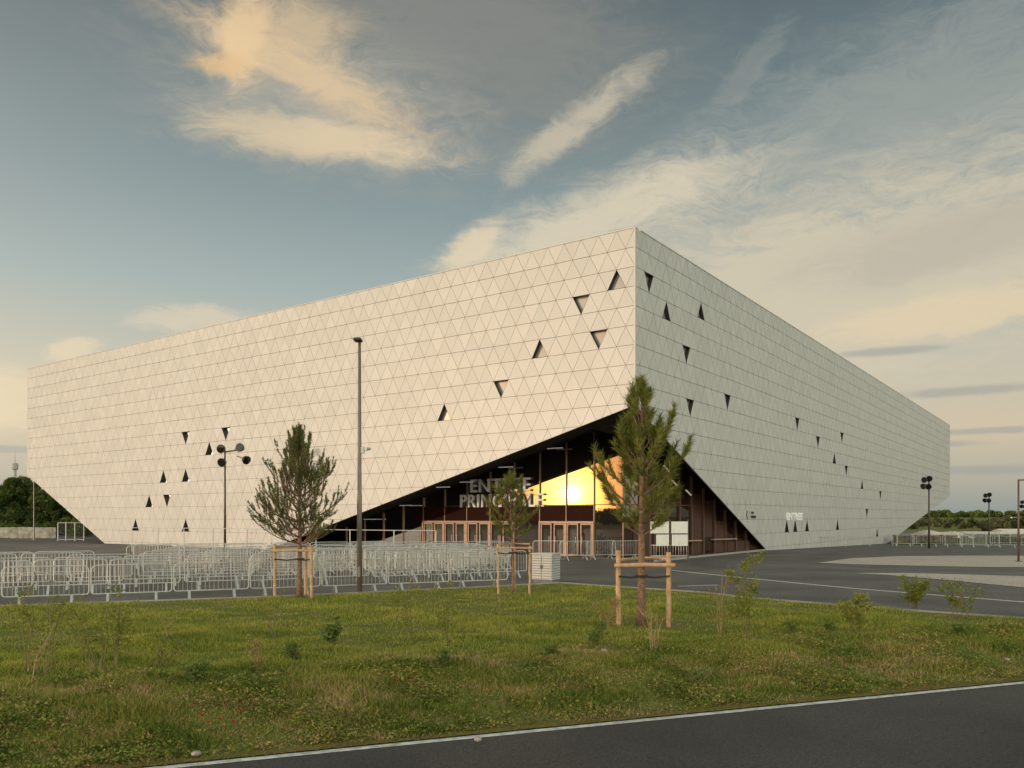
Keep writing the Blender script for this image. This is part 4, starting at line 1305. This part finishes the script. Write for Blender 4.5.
SAP = [
 (911, 609, 33, .55, 'widest bright green sapling clump before the white line and paving', 7, 100, 'leaf', .030, 'stem', 0, .45),
 (962, 620, 42, .30, 'slender sapling with a green tuft beside the widest clump', 4, 80, 'leaf', .028, 'stem', 0, .6),
 (858, 636, 45, .22, 'bushy upright sapling with pale flowers in front of the forecourt', 5, 80, 'leaf', .026, 'stem', 0, .2),
 (747, 634, 78, .25, 'tallest leafy yellow-green sapling rising past the painted line', 4, 110, 'leaf', .030, 'stem', -.05, .15),
 (716, 636, 66, .10, 'dry straw-coloured upright stems beside the tallest sapling', 3, 28, 'leaf_dry', .022, 'drystem', .04, .4),
 (605, 629, 34, .28, 'low yellowish shrub at the foot of the pale stake', 5, 26, 'leaf_dry', .03, 'drystem', 0, .1),
 (655, 652, 46, .20, 'tuft of dry brown grass stalks below the tallest pine', 6, 10, 'leaf_dry', .02, 'drystem', 0, .1),
 (596, 648, 26, .14, 'short dark weed clump on the lawn edge before the tallest pine', 4, 36, 'leaf_dark', .03, 'stem', 0, .1),
 (497, 640, 58, .06, 'single bare brown stem below the smallest pine', 1, 18, 'leaf_dry', .02, 'stem', 0, .6),
 (449, 649, 62, .12, 'thin yellow-green sapling between the tall mast and smallest pine', 2, 60, 'leaf', .026, 'stem', -.08, .2),
 (410, 642, 56, .16, 'faint thin sapling just past the tall lamp mast', 3, 40, 'leaf', .026, 'stem', -.08, .4),
 (397, 610, 22, .14, 'small yellow tuft of leaves by the foot of the tall mast', 3, 44, 'leaf', .035, 'stem', 0, .2),
 (446, 668, 18, .12, 'small dark green weed on the lawn below the tall mast', 5, 40, 'leaf_dark', .03, 'stem', 0, .1),
 (328, 650, 32, .10, 'dark green leafy sapling standing alone below the tall mast', 2, 80, 'leaf_dark', .04, 'stem', 0, .5),
 (292, 660, 20, .14, 'dark round weed clump on the lawn below the sparse pine', 6, 36, 'leaf_dark', .03, 'stem', 0, .1),
 (258, 674, 36, .16, 'sparse dry brown weed on the lawn near the poppies', 4, 22, 'leaf_dry', .022, 'stem', 0, .15),
 (274, 640, 46, .05, 'thin dry stem on the lawn below the stakes of the sparse pine', 2, 20, 'leaf_dry', .02, 'stem', 0, .3),
 (172, 640, 30, .2, 'low faint yellow shrub on the lawn before the sunlit wall', 4, 24, 'leaf', .022, 'drystem', 0, .2),
 (103, 671, 80, .42, 'spreading yellowish sapling with several bare stems near the front barriers', 6, 48, 'leaf', .024, 'stem', -.10, .3),
 (112, 672, 86, .10, 'tall upright sapling with yellow leaves in front of the barriers', 2, 66, 'leaf', .026, 'stem', .04, .45),
 (18, 684, 62, .08, 'leaning pale yellow stalk nearest the view edge', 1, 30, 'leaf_dry', .022, 'drystem', .42, .2),
 (44, 676, 84, .28, 'tall thin dull green sapling pair beside the leaning stalk', 4, 46, 'leaf', .023, 'stem', 0, .4),
 (26, 672, 88, .10, 'thin upright sapling with few leaves before the end barrier', 2, 48, 'leaf', .024, 'stem', .02, .4),
 (160, 668, 40, .25, 'scrubby dull shrub on the lawn past the yellowish saplings', 4, 30, 'leaf', .022, 'stem', 0, .2),
 (198, 684, 26, .16, 'dark low weed clump above the bank near the poppies', 6, 34, 'leaf_dark', .028, 'stem', 0, .1),
 (960, 634, 10, .10, 'small round dark weed on the lawn below the slender sapling', 5, 40, 'leaf_dark', .03, 'stem', 0, .1),
 (792, 634, 14, .12, 'small dark weed between the tallest sapling and the bushy one', 4, 34, 'leaf_dark', .03, 'stem', 0, .1),
 (829, 632, 12, .10, 'small dark weed close beside the bushy flowering sapling', 4, 34, 'leaf_dark', .03, 'stem', 0, .1),
 (553, 664, 14, .12, 'grey-green weed tuft on the lawn below the cabinet', 5, 30, 'leaf_dark', .028, 'stem', 0, .1),
 (700, 668, 20, .25, 'dark grass tuft at the top of the bank below the dry stems', 8, 24, 'leaf_dark', .024, 'stem', 0, .05),
]
for i, (px, py, hp, sp, lab, st, lv, lm, ls, sm, ln, lw) in enumerate(SAP):
    sapling(px, py, hp, sp, lab, 100 + i, st, lv, lm, ls, sm, 'sapling' if hp > 24 else 'weed_clump', ln, lw, 'young saplings on the verge' if hp > 24 else 'weed clumps on the verge')

def poppies():
    labs = ['red poppy highest on the bank, beside the yellow weed', 'red poppy second highest on the bank among weeds', 'red poppy close to the kerbside straw, lowest of all', 'red poppy in the middle of the poppy group', 'red poppy at the outer edge of the group']
    for i, (px, py) in enumerate(((207, 706), (232, 707), (219, 738), (238, 702), (200, 700))):
        p = on_verge(px, py)
        t = empty('poppy', p, labs[i], 'flower', 'poppies on the roadside bank')
        h = random.uniform(.16, .24)
        mb = MB(); mb.tube([(0, 0, -.02), (.01, 0, h * .6), (.015, .01, h)], .003, 4); mb.build('stem', M['stem'], t)
        mb = MB()
        for k in range(5):
            a = 2 * PI * k / 5; c, s_ = math.cos(a), math.sin(a)
            q = .024
            mb.add([(.015, .01, h), (.015 + c * q - s_ * q * .7, .01 + s_ * q + c * q * .7, h + .02), (.015 + c * q * 1.5, .01 + s_ * q * 1.5, h + .03), (.015 + c * q + s_ * q * .7, .01 + s_ * q - c * q * .7, h + .02)], [(0, 1, 2, 3)])
        mb.build('petal', M['poppy'], t)
poppies()

def stones():
    rnd = random.Random(4)
    spots = [(196, 758, .055, 'flat pale stone by the white road edge'), (326, 720, .03, 'pale stone halfway down the bank'), (355, 710, .03, 'tiny white stone on the bank above the road'), (604, 659, .05, 'white stone on the lawn edge below the tallest pine'), (792, 686, .04, 'white stone low on the bank'), (1007, 662, .05, 'pale stone on the bank near the view edge'), (478, 743, .05, 'buff stone beside the straw at the road edge')]
    for px, py, r, lab in spots:
        p = on_verge(px, py)
        bm = bmesh.new(); bmesh.ops.create_icosphere(bm, subdivisions=2, radius=r)
        for v in bm.verts:
            v.co *= 1 + rnd.uniform(-.16, .16); v.co.z *= .6
        me = bpy.data.meshes.new('stone'); bm.to_mesh(me); bm.free(); me.materials.append(M['stone'])
        o = bpy.data.objects.new('stone', me); COL.objects.link(o); o.location = p + Vector((0, 0, r * .45 + .03))
        tag(o, lab, 'stone', 'stones on the verge')
stones()

# ------------------------------------------------------------------ background trees and rise
def leaf_cloud(rng, centers, radii, n, size, squash=0.8):
    k = rng.integers(0, len(centers), n)
    C = np.array(centers)[k]; Rr = np.array(radii)[k]
    d = rng.normal(0, 1, (n, 3)); d /= np.linalg.norm(d, axis=1)[:, None]
    r = rng.uniform(0.35, 1.0, n) ** 0.5
    P = C + d * (Rr * r)[:, None] * np.array([1, 1, squash])
    a = rng.normal(0, 1, (n, 3)); a /= np.linalg.norm(a, axis=1)[:, None]
    c = rng.normal(0, 1, (n, 3)); c -= a * (a * c).sum(1)[:, None]; c /= np.linalg.norm(c, axis=1)[:, None]
    L = rng.uniform(.6, 1.3, n)[:, None] * size
    V = np.stack([P - a * L, P + c * L * .6, P + a * L, P - c * L * .6], 1).reshape(-1, 3)
    b = np.arange(n)[:, None] * 4
    T = np.concatenate([b + [[0, 1, 2]], b + [[0, 2, 3]]], 1).reshape(-1, 3)
    cl = np.clip(rng.uniform(.2, .8, len(centers))[k] + rng.normal(0, .15, n), 0, 1)
    return V, T, np.repeat(cl, 2)

def broadleaf(px, Y, H, R, seed, label, lumps=38, n=16000, size=.20):
    rng = np.random.default_rng(seed); rnd = random.Random(seed)
    x = at(px, Y)
    t = empty('broadleaf_tree', (x, Y, g(x, Y)), label, 'tree', 'dark trees beyond the low wall')
    tb = MB()
    tb.tube([(0, 0, -.1), (.1, 0, H * .25), (.05, .1, H * .55), (.1, 0, H * .85)], [.22, .17, .11, .03], 8)
    cs = []; rs = []
    for i in range(lumps):
        a = rnd.uniform(0, 2 * PI); f = rnd.uniform(0, 1)
        z = H * (.16 + .80 * f)
        rad = R * math.sin(PI * min(1, .30 + .62 * f)) ** .7 * rnd.uniform(.25, 1.0)
        c = (math.cos(a) * rad, math.sin(a) * rad, z)
        cs.append(c); rs.append(R * rnd.uniform(.16, .34))
        if i % 2 == 0: tb.tube([(.05, .05, z * .55), (c[0] * .5, c[1] * .5, z * .8), c], [.06, .04, .015], 5)
    tb.build('trunk', M['bark'], t)
    V, T, r = leaf_cloud(rng, cs, rs, n, size)
    tri_mesh('crown', V, T, r, M['tree_leaf'], t)
TR = [(-14, 116, 7.4, 4.8, 'dark broadleaf tree cut by the view edge'), (14, 112, 7.7, 3.9, 'tallest dark tree under the distant tower'), (30, 118, 6.6, 3.4, 'dark tree directly behind the thin pale pole'),
      (52, 112, 6.0, 3.4, 'dark round tree just past the thin pole'), (70, 118, 5.6, 3.4, 'dark tree showing under the slanting arena end'), (92, 122, 4.4, 3.2, 'dark tree mostly hidden by the arena end')]
for i, (px, Y, H, R, lab) in enumerate(TR):
    broadleaf(px, Y, H, R, 40 + i, lab)
    
def under_shrubs():
    rng = np.random.default_rng(77)
    cs = []; rs = []
    for i in range(70):
        px = rng.uniform(-60, 110); Y = rng.uniform(102, 125)
        cs.append((at(px, Y), Y, rng.uniform(.4, 1.6))); rs.append(rng.uniform(.7, 1.5))
    V, T, r = leaf_cloud(rng, cs, rs, 16000, .16)
    tag(tri_mesh('undergrowth', V, T, r, M['tree_leaf']), 'dense dark undergrowth below the trees beyond the low wall', 'undergrowth', kind='stuff')
under_shrubs()

def far_wood(name, label, spec, n, size, seed, mname='hill_leaf'):
    """spec: (azimuth px range, distance range, base z, height)"""
    rng = np.random.default_rng(seed); cs = []; rs = []
    for (p0, p1, y0, y1, z0, h, cnt) in spec:
        for i in range(cnt):
            px = rng.uniform(p0, p1); Y = rng.uniform(y0, y1)
            hh = h * rng.uniform(.45, 1.0)
            cs.append((at(px, Y), Y, z0 + hh * .6)); rs.append(hh * .5)
    V, T, r = leaf_cloud(rng, cs, rs, n, size, 1.0)
    return tag(tri_mesh(name, V, T, r, M[mname]), label, 'wood', kind='stuff')
far_wood('far_wood', 'distant dark wooded ridge past the end of the arena', [(890, 1100, 560, 700, 1.0, 6.5, 150)], 26000, 1.1, 5, 'tree_leaf')
far_wood('scrub', 'olive scrub covering the ground before the wooded ridge', [(880, 1100, 260, 420, -2.0, 4.0, 110), (985, 1100, 190, 250, -1.9, 4.6, 40)], 26000, .55, 6)
far_wood('hedge_row', 'dark low hedge along the pale site fence', [(893, 958, 89, 92, -1.15, 0.9, 60), (960, 1050, 104, 108, -1.2, 1.3, 40)], 12000, .13, 8, 'tree_leaf')

def far_site():
    # pale heap under sheeting, long white roof
    t = empty('spoil_heap', (at(938, 150), 150, -1.5), 'pale sheeted mound beyond the site fence past the arena', 'mound')
    mb = MB(); nx, ny = 34, 10
    vs = []
    for j in range(ny + 1):
        for i in range(nx + 1):
            x = -5.8 + 12.2 * i / nx; y = -3 + 7 * j / ny
            e = math.sin(PI * i / nx) ** .6 * math.sin(PI * j / ny) ** .7
            z = e * (1.1 + .65 * math.exp(-((x + 2.2) / 1.8) ** 2) + .55 * math.exp(-((x - 3.6) / 1.5) ** 2) + .12 * math.sin(x * 5 + y * 3))
            vs.append((x, y, z))
    mb.add(vs, [(j * (nx + 1) + i, j * (nx + 1) + i + 1, (j + 1) * (nx + 1) + i + 1, (j + 1) * (nx + 1) + i) for j in range(ny) for i in range(nx)])
    mb.build('sheeting', M['tarp'], t)
    for (px, Y, w, h, lab) in ((992, 170, 13, 1.15, 'long low white-roofed shed past the pale mound'), (1024, 190, 12, 1.4, 'far white shed at the edge of the scrub'), (1020, 330, 7, 3.2, 'tiny pale house on the rise under the ridge'), (976, 620, 3.5, 3.0, 'pale farmhouse below the dark ridge')):
        x = at(px, Y); z = hillh(x, Y)
        b = empty('shed', (x, Y, z), lab, 'building', 'far pale buildings past the arena')
        m1 = MB(); m1.box((0, 0, h * .3), (w, 5, h * .62)); m1.build('wall', M['hoarding'], b)
        m2 = MB(); m2.prism([(-w / 2 - .2, -2.8, h * .6), (-w / 2 - .2, 2.8, h * .6), (-w / 2 - .2, 0, h)], (w + .4, 0, 0)); m2.build('roof', M['tarp'], b)
        m3 = MB()
        for k in (-.3, .1): m3.box((w * k, -2.52, h * .3), (1.0, .06, h * .3))
        m3.build('door', M['cabinet_dark'], b)
    # stacked timber behind the site fence
    t = empty('timber_stack', (at(925, 93.5), 93.5, zg(925, 93.5)), 'long low stack of brown timber behind the pale site fence', 'timber')
    mb = MB(); L = at(958, 93.5) - at(897, 93.5)
    for k in range(4):
        for q in range(5):
            mb.box(((q - 2) * L / 5, random.uniform(-.1, .1), .14 + k * .27), (L / 5 - .12, 1.2, .24), random.uniform(-.02, .02))
    mb.build('plank', M['hedge_dark'], t)
far_site()

def far_tower():
    Y = 900; k = Y / F
    t = empty('water_tower', (at(15, Y), Y, -2), 'distant grey tower with a drum head and aerial above the trees', 'tower')
    zt = CAMZ + (HZ - 463) * k + 2
    mb = MB(); mb.tube([(0, 0, 0), (0, 0, zt - 6)], [3.0 * k * .55, 2.2 * k * .6], 16); mb.build('shaft', M['far_tower'], t)
    mb = MB(); mb.tube([(0, 0, zt - 7 * k), (0, 0, zt - 6 * k), (0, 0, zt - k), (0, 0, zt)], [1.6 * k, 2.9 * k, 3.0 * k, 2.2 * k], 18); mb.build('drum', M['far_tower'], t)
    mb = MB(); mb.tube([(0, 0, zt), (0, 0, zt + 12 * k)], [.35 * k, .12 * k], 6); mb.build('aerial', M['far_tower'], t)
far_tower()

# the wood behind the viewer, seen only in the entrance glass
def rear_wood():
    rng = np.random.default_rng(91); cs = []; rs = []
    for i in range(420):
        az = math.radians(rng.uniform(-185, -50)); D = rng.uniform(250, 300)
        h = rng.uniform(5.2, 6.6)
        cs.append((math.cos(az + PI / 2 - PI / 2) * D, math.sin(az) * D, -0.4 + h * .5)); rs.append(h * .62)
    V, T, r = leaf_cloud(rng, cs, rs, 60000, .7, .9)
    tag(tri_mesh('rear_wood', V, T, r, M['tree_leaf']), 'dark wood mirrored as a low band in the entrance glass', 'wood', kind='stuff')
rear_wood()

# ------------------------------------------------------------------ sky
def build_world():
    w = bpy.data.worlds.new('World'); S.world = w; w.use_nodes = True
    nt = w.node_tree; bg = nt.nodes['Background']; out = nt.nodes['World Output']
    N, Lk = nt.nodes, nt.links
    def soc(x, node, i):
        if isinstance(x, (int, float)): node.inputs[i].default_value = x
        else: Lk.new(x, node.inputs[i])
    def m(op, a, b=0.0, c=0.0, clamp=False):
        n = N.new('ShaderNodeMath'); n.operation = op; n.use_clamp = clamp
        soc(a, n, 0); soc(b, n, 1); soc(c, n, 2)
        return n.outputs[0]
    def vdot(a, v):
        n = N.new('ShaderNodeVectorMath'); n.operation = 'DOT_PRODUCT'
        Lk.new(a, n.inputs[0]); n.inputs[1].default_value = tuple(v); return n.outputs['Value']
    def vscale(a, v):
        n = N.new('ShaderNodeVectorMath'); n.operation = 'MULTIPLY'
        Lk.new(a, n.inputs[0]); n.inputs[1].default_value = v; return n.outputs[0]
    def noise(vec, scale, detail=6, rough=.6, dist=0.0):
        n = N.new('ShaderNodeTexNoise'); n.inputs['Scale'].default_value = scale; n.inputs['Detail'].default_value = detail
        n.inputs['Roughness'].default_value = rough; n.inputs['Distortion'].default_value = dist
        Lk.new(vec, n.inputs['Vector']); return n.outputs['Fac'], n.outputs['Color']
    def mix(fac, a, b):
        n = N.new('ShaderNodeMix'); n.data_type = 'RGBA'; n.blend_type = 'MIX'
        soc(fac, n, 0)
        for x, i in ((a, 6), (b, 7)):
            if isinstance(x, tuple): n.inputs[i].default_value = x + (1,)
            else: Lk.new(x, n.inputs[i])
        return n.outputs[2]
    def addc(a, b):
        n = N.new('ShaderNodeMix'); n.data_type = 'RGBA'; n.blend_type = 'ADD'; n.inputs[0].default_value = 1
        Lk.new(a, n.inputs[6]); Lk.new(b, n.inputs[7]); return n.outputs[2]
    def smooth(x, lo, hi):
        n = N.new('ShaderNodeMapRange'); n.interpolation_type = 'SMOOTHSTEP'
        Lk.new(x, n.inputs[0]); n.inputs[1].default_value = lo; n.inputs[2].default_value = hi
        return n.outputs[0]
    def srgb(*c):
        return tuple(((v / 255 + .055) / 1.055) ** 2.4 if v > 10 else v / 255 / 12.92 for v in c)
    tc = N.new('ShaderNodeTexCoord')
    nrm = N.new('ShaderNodeVectorMath'); nrm.operation = 'NORMALIZE'; Lk.new(tc.outputs['Generated'], nrm.inputs[0])
    D = nrm.outputs[0]
    sep = N.new('ShaderNodeSeparateXYZ'); Lk.new(D, sep.inputs[0]); Z = sep.outputs[2]
    # clear sky by elevation
    ramp = N.new('ShaderNodeValToRGB')
    mr = N.new('ShaderNodeMapRange'); Lk.new(Z, mr.inputs[0]); mr.inputs[1].default_value = 0; mr.inputs[2].default_value = 1.0
    Lk.new(mr.outputs[0], ramp.inputs[0])
    st = [(0.0, srgb(138, 145, 140)), (0.045, srgb(172, 168, 150)), (0.095, srgb(198, 184, 158)), (0.165, srgb(188, 183, 164)), (0.26, srgb(152, 166, 164)),
          (0.36, srgb(124, 141, 144)), (0.455, srgb(99, 117, 122)), (0.54, srgb(84, 99, 105)), (1.0, srgb(60, 76, 84))]
    while len(ramp.color_ramp.elements) < len(st): ramp.color_ramp.elements.new(.5)
    for e, (p, c) in zip(ramp.color_ramp.elements, st): e.position = p; e.color = c + (1,)
    col = ramp.outputs[0]
    clear = col
    # wind-drawn fine structure over everything
    _, nc = noise(D, 3.2, 6, .6)
    wv = N.new('ShaderNodeVectorMath'); wv.operation = 'MULTIPLY_ADD'
    Lk.new(nc, wv.inputs[0]); wv.inputs[1].default_value = (.09, .09, .09); Lk.new(D, wv.inputs[2])
    W0 = N.new('ShaderNodeVectorMath'); W0.operation = 'SUBTRACT'; Lk.new(wv.outputs[0], W0.inputs[0]); W0.inputs[1].default_value = (.045, .045, .045)
    W = W0.outputs[0]
    mpw = N.new('ShaderNodeMapping'); mpw.inputs['Rotation'].default_value = (0.2, 0.35, 0.3); mpw.inputs['Scale'].default_value = (1.0, 1.0, 3.2)
    Lk.new(W, mpw.inputs[0])
    fine, _ = noise(mpw.outputs[0], 17.0, 9, .76, .9)
    fine = m('SUBTRACT', fine, .5)
    def cloud(base, px, py, hw, hh, ang, color, strength, warp=True, fx=14.0, fy=40.0, amp=.7, lo=.30, hi=.95, seed=0.0, dist=.3):
        c = Vector(((px - 512) / F, 1, (HZ - py) / F)); dl = c.length; c.normalize()
        e1 = c.cross(Vector((0, 0, 1))).normalized(); e2 = e1.cross(c).normalized()
        a = math.radians(ang)
        u = e1 * math.cos(a) + e2 * math.sin(a); v = e2 * math.cos(a) - e1 * math.sin(a)
        src = W if warp else D
        A = vdot(src, u); B = vdot(src, v)
        sa, sb = hw / F / dl, hh / F / dl
        ga = m('MULTIPLY', A, 1 / sa); gb = m('MULTIPLY', B, 1 / sb)
        r2 = m('ADD', m('MULTIPLY', ga, ga), m('MULTIPLY', gb, gb))
        gs = m('EXPONENT', m('MULTIPLY', r2, -1.0))
        front = m('GREATER_THAN', vdot(D, c), 0.2)
        cmb = N.new('ShaderNodeCombineXYZ')
        soc(m('MULTIPLY_ADD', A, fx, seed), cmb, 0); soc(m('MULTIPLY', B, fy), cmb, 1); cmb.inputs[2].default_value = seed * 1.7
        nf, _ = noise(cmb.outputs[0], 1.0, 5, .62, dist)
        val = m('ADD', gs, m('MULTIPLY', m('ADD', m('MULTIPLY', m('SUBTRACT', nf, .5), amp), m('MULTIPLY', fine, 1.45)), m('POWER', gs, .5)))
        k = m('MULTIPLY', m('MULTIPLY', smooth(val, lo, hi), front), strength)
        return mix(k, base, color)
    # high grey veil top centre and right
    col = cloud(col, 470, 40, 230, 110, -8, srgb(138, 136, 127), .58, fx=5, fy=16, lo=.1, hi=1.0, seed=3)
    col = cloud(col, 860, 150, 330, 110, 18, srgb(160, 162, 153), .60, fx=6, fy=22, lo=.15, hi=1.0, seed=9, amp=.9)
    # broad cream veil low on the right
    col = cloud(col, 800, 300, 430, 110, 10, srgb(204, 191, 166), .86, fx=6, fy=24, lo=.12, hi=.85, seed=1, amp=.7)
    col = cloud(col, 590, 222, 170, 34, 20, srgb(212, 198, 172), .85, fx=12, fy=36, lo=0.12, hi=0.95, seed=6)
    col = cloud(col, 470, 246, 46, 17, 34, srgb(216, 198, 168), .90, fx=20, fy=40, lo=0.15, hi=0.85, seed=12)
    col = cloud(col, 960, 240, 160, 40, 5, srgb(176, 168, 152), .6, fx=8, fy=40, lo=.15, hi=.9, seed=17)
    col = cloud(col, 950, 320, 150, 26, 4, srgb(218, 198, 164), .7, fx=8, fy=40, lo=.2, hi=.9, seed=19)
    # streak in the middle
    col = cloud(col, 577, 122, 88, 19, 37, srgb(200, 186, 162), .72, fx=30, fy=34, lo=0.15, hi=0.95, seed=21, amp=1.0, dist=.8)
    col = cloud(col, 745, 60, 70, 18, 50, srgb(160, 160, 150), .25, fx=26, fy=34, lo=.25, hi=.85, seed=22, amp=1.0)
    # golden cirrus upper left
    col = cloud(col, 330, 112, 165, 66, -8, srgb(168, 163, 149), .70, fx=7, fy=22, lo=0.08, hi=1.05, seed=30)
    col = cloud(col, 310, 80, 145, 24, -20, srgb(222, 190, 148), .70, fx=9, fy=34, lo=0.12, hi=1, seed=33, amp=.8)
    col = cloud(col, 246, 30, 26, 58, -8, srgb(226, 192, 146), .85, fx=22, fy=16, lo=0.15, hi=0.95, seed=36, amp=.9)
    col = cloud(col, 290, 28, 70, 40, 0, srgb(212, 184, 144), .65, fx=14, fy=20, lo=0.12, hi=1.05, seed=38, amp=1.0)
    col = cloud(col, 214, 58, 38, 13, 6, srgb(214, 178, 130), .85, fx=16, fy=36, lo=0.14, hi=0.95, seed=39, amp=.9)
    col = cloud(col, 330, 146, 130, 20, -3, srgb(226, 200, 162), .70, fx=8, fy=40, lo=0.12, hi=0.98, seed=41, amp=.8)
    col = cloud(col, 260, 135, 75, 26, -8, srgb(196, 178, 148), .6, fx=10, fy=30, lo=0.1, hi=1.1, seed=42, amp=.9)
    # low clouds at the left
    col = cloud(col, 205, 318, 75, 17, 6, srgb(206, 192, 168), .8, fx=16, fy=40, lo=.25, hi=.9, seed=50)
    col = cloud(col, 72, 348, 30, 14, 10, srgb(214, 196, 166), .85, fx=24, fy=40, lo=.25, hi=.8, seed=53)
    col = cloud(col, 0, 400, 60, 42, 0, srgb(216, 198, 166), .85, fx=12, fy=36, lo=.2, hi=.9, seed=55)
    # grey bars near the horizon
    for (px, py, hw, hh, sd) in ((10, 449, 50, 4.5, 60), (965, 391, 80, 6, 61), (890, 351, 55, 5, 62), (985, 470, 90, 6, 63), (1000, 430, 80, 4, 65), (915, 445, 60, 4, 64)):
        col = cloud(col, px, py, hw, hh, 0, srgb(150, 152, 148), .6, warp=False, fx=14, fy=90, lo=.2, hi=.9, seed=sd)
    # physical sky glow, low sun
    sky = N.new('ShaderNodeTexSky'); sky.sky_type = 'NISHITA'; sky.sun_disc = False
    sky.sun_elevation = math.asin(SUN.z); sky.sun_rotation = math.atan2(SUN.x, SUN.y)
    sky.air_density = 1.0; sky.dust_density = 2.0
    skc = vscale(sky.outputs[0], (.016, .0062, .0022))
    # aureole round the low sun
    cs = vdot(D, SUN); om = m('SUBTRACT', 1.0, cs)
    glow = skc
    for wdeg, c in AUREOLE:
        k = m('EXPONENT', m('MULTIPLY', om, -2.0 / math.radians(wdeg) ** 2))
        n = N.new('ShaderNodeVectorMath'); n.operation = 'SCALE'; n.inputs[0].default_value = c
        soc(k, n, 3)
        glow = addc(glow, n.outputs[0])
    bg.inputs[1].default_value = 0.70
    Lk.new(addc(vscale(col, (.965, 1.0, 1.025)), glow), bg.inputs[0])
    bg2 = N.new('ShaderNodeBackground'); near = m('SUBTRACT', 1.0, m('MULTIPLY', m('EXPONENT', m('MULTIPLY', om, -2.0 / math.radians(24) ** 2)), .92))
    sc_ = N.new('ShaderNodeVectorMath'); sc_.operation = 'SCALE'; Lk.new(vscale(clear, (4.1, 3.80, 3.35)), sc_.inputs[0]); soc(near, sc_, 3)  # unseen sky behind the camera, brightened beyond the visible half to lift the shade
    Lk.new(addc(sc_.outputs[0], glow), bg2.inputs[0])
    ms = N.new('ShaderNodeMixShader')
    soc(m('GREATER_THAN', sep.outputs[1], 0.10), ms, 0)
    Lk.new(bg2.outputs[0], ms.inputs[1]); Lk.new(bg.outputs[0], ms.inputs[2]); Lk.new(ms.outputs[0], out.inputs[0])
    w.cycles.sampling_method = 'MANUAL'; w.cycles.sample_map_resolution = 512
AUREOLE = ((1.75, (18, 10, 2.0)), (3.0, (5.0, 2.2, .14)), (6.0, (1.5, .40, .01)), (12.0, (.8, .19, .01)), (48.0, (.85, .64, .44)))
build_world()

# ------------------------------------------------------------------ sun, camera, view
ld = bpy.data.lights.new('sun', 'SUN'); ld.energy = 1.18; ld.angle = math.radians(0.5); ld.color = (1.0, 0.74, 0.52)
lo = bpy.data.objects.new('sun', ld); COL.objects.link(lo)
lo.rotation_euler = (-SUN).to_track_quat('-Z', 'Y').to_euler(); lo.location = SUN * 200
cd = bpy.data.cameras.new('camera'); cd.sensor_width = 36; cd.sensor_fit = 'HORIZONTAL'; cd.lens = 36 * F / 1024
cd.shift_y = (HZ - 384) / 1024; cd.clip_start = .1; cd.clip_end = 5000
co = bpy.data.objects.new('camera', cd); COL.objects.link(co); co.location = (0, 0, CAMZ); co.rotation_euler = (PI / 2, 0, 0)
S.camera = co
S.view_settings.view_transform = 'Standard'; S.view_settings.look = 'None'; S.view_settings.exposure = 0.65; S.view_settings.gamma = 1.0
S.view_settings.use_curve_mapping = False
S.cycles.max_bounces = 4
S.cycles.diffuse_bounces = 2
S.cycles.glossy_bounces = 3
S.cycles.sample_clamp_indirect = 6.0
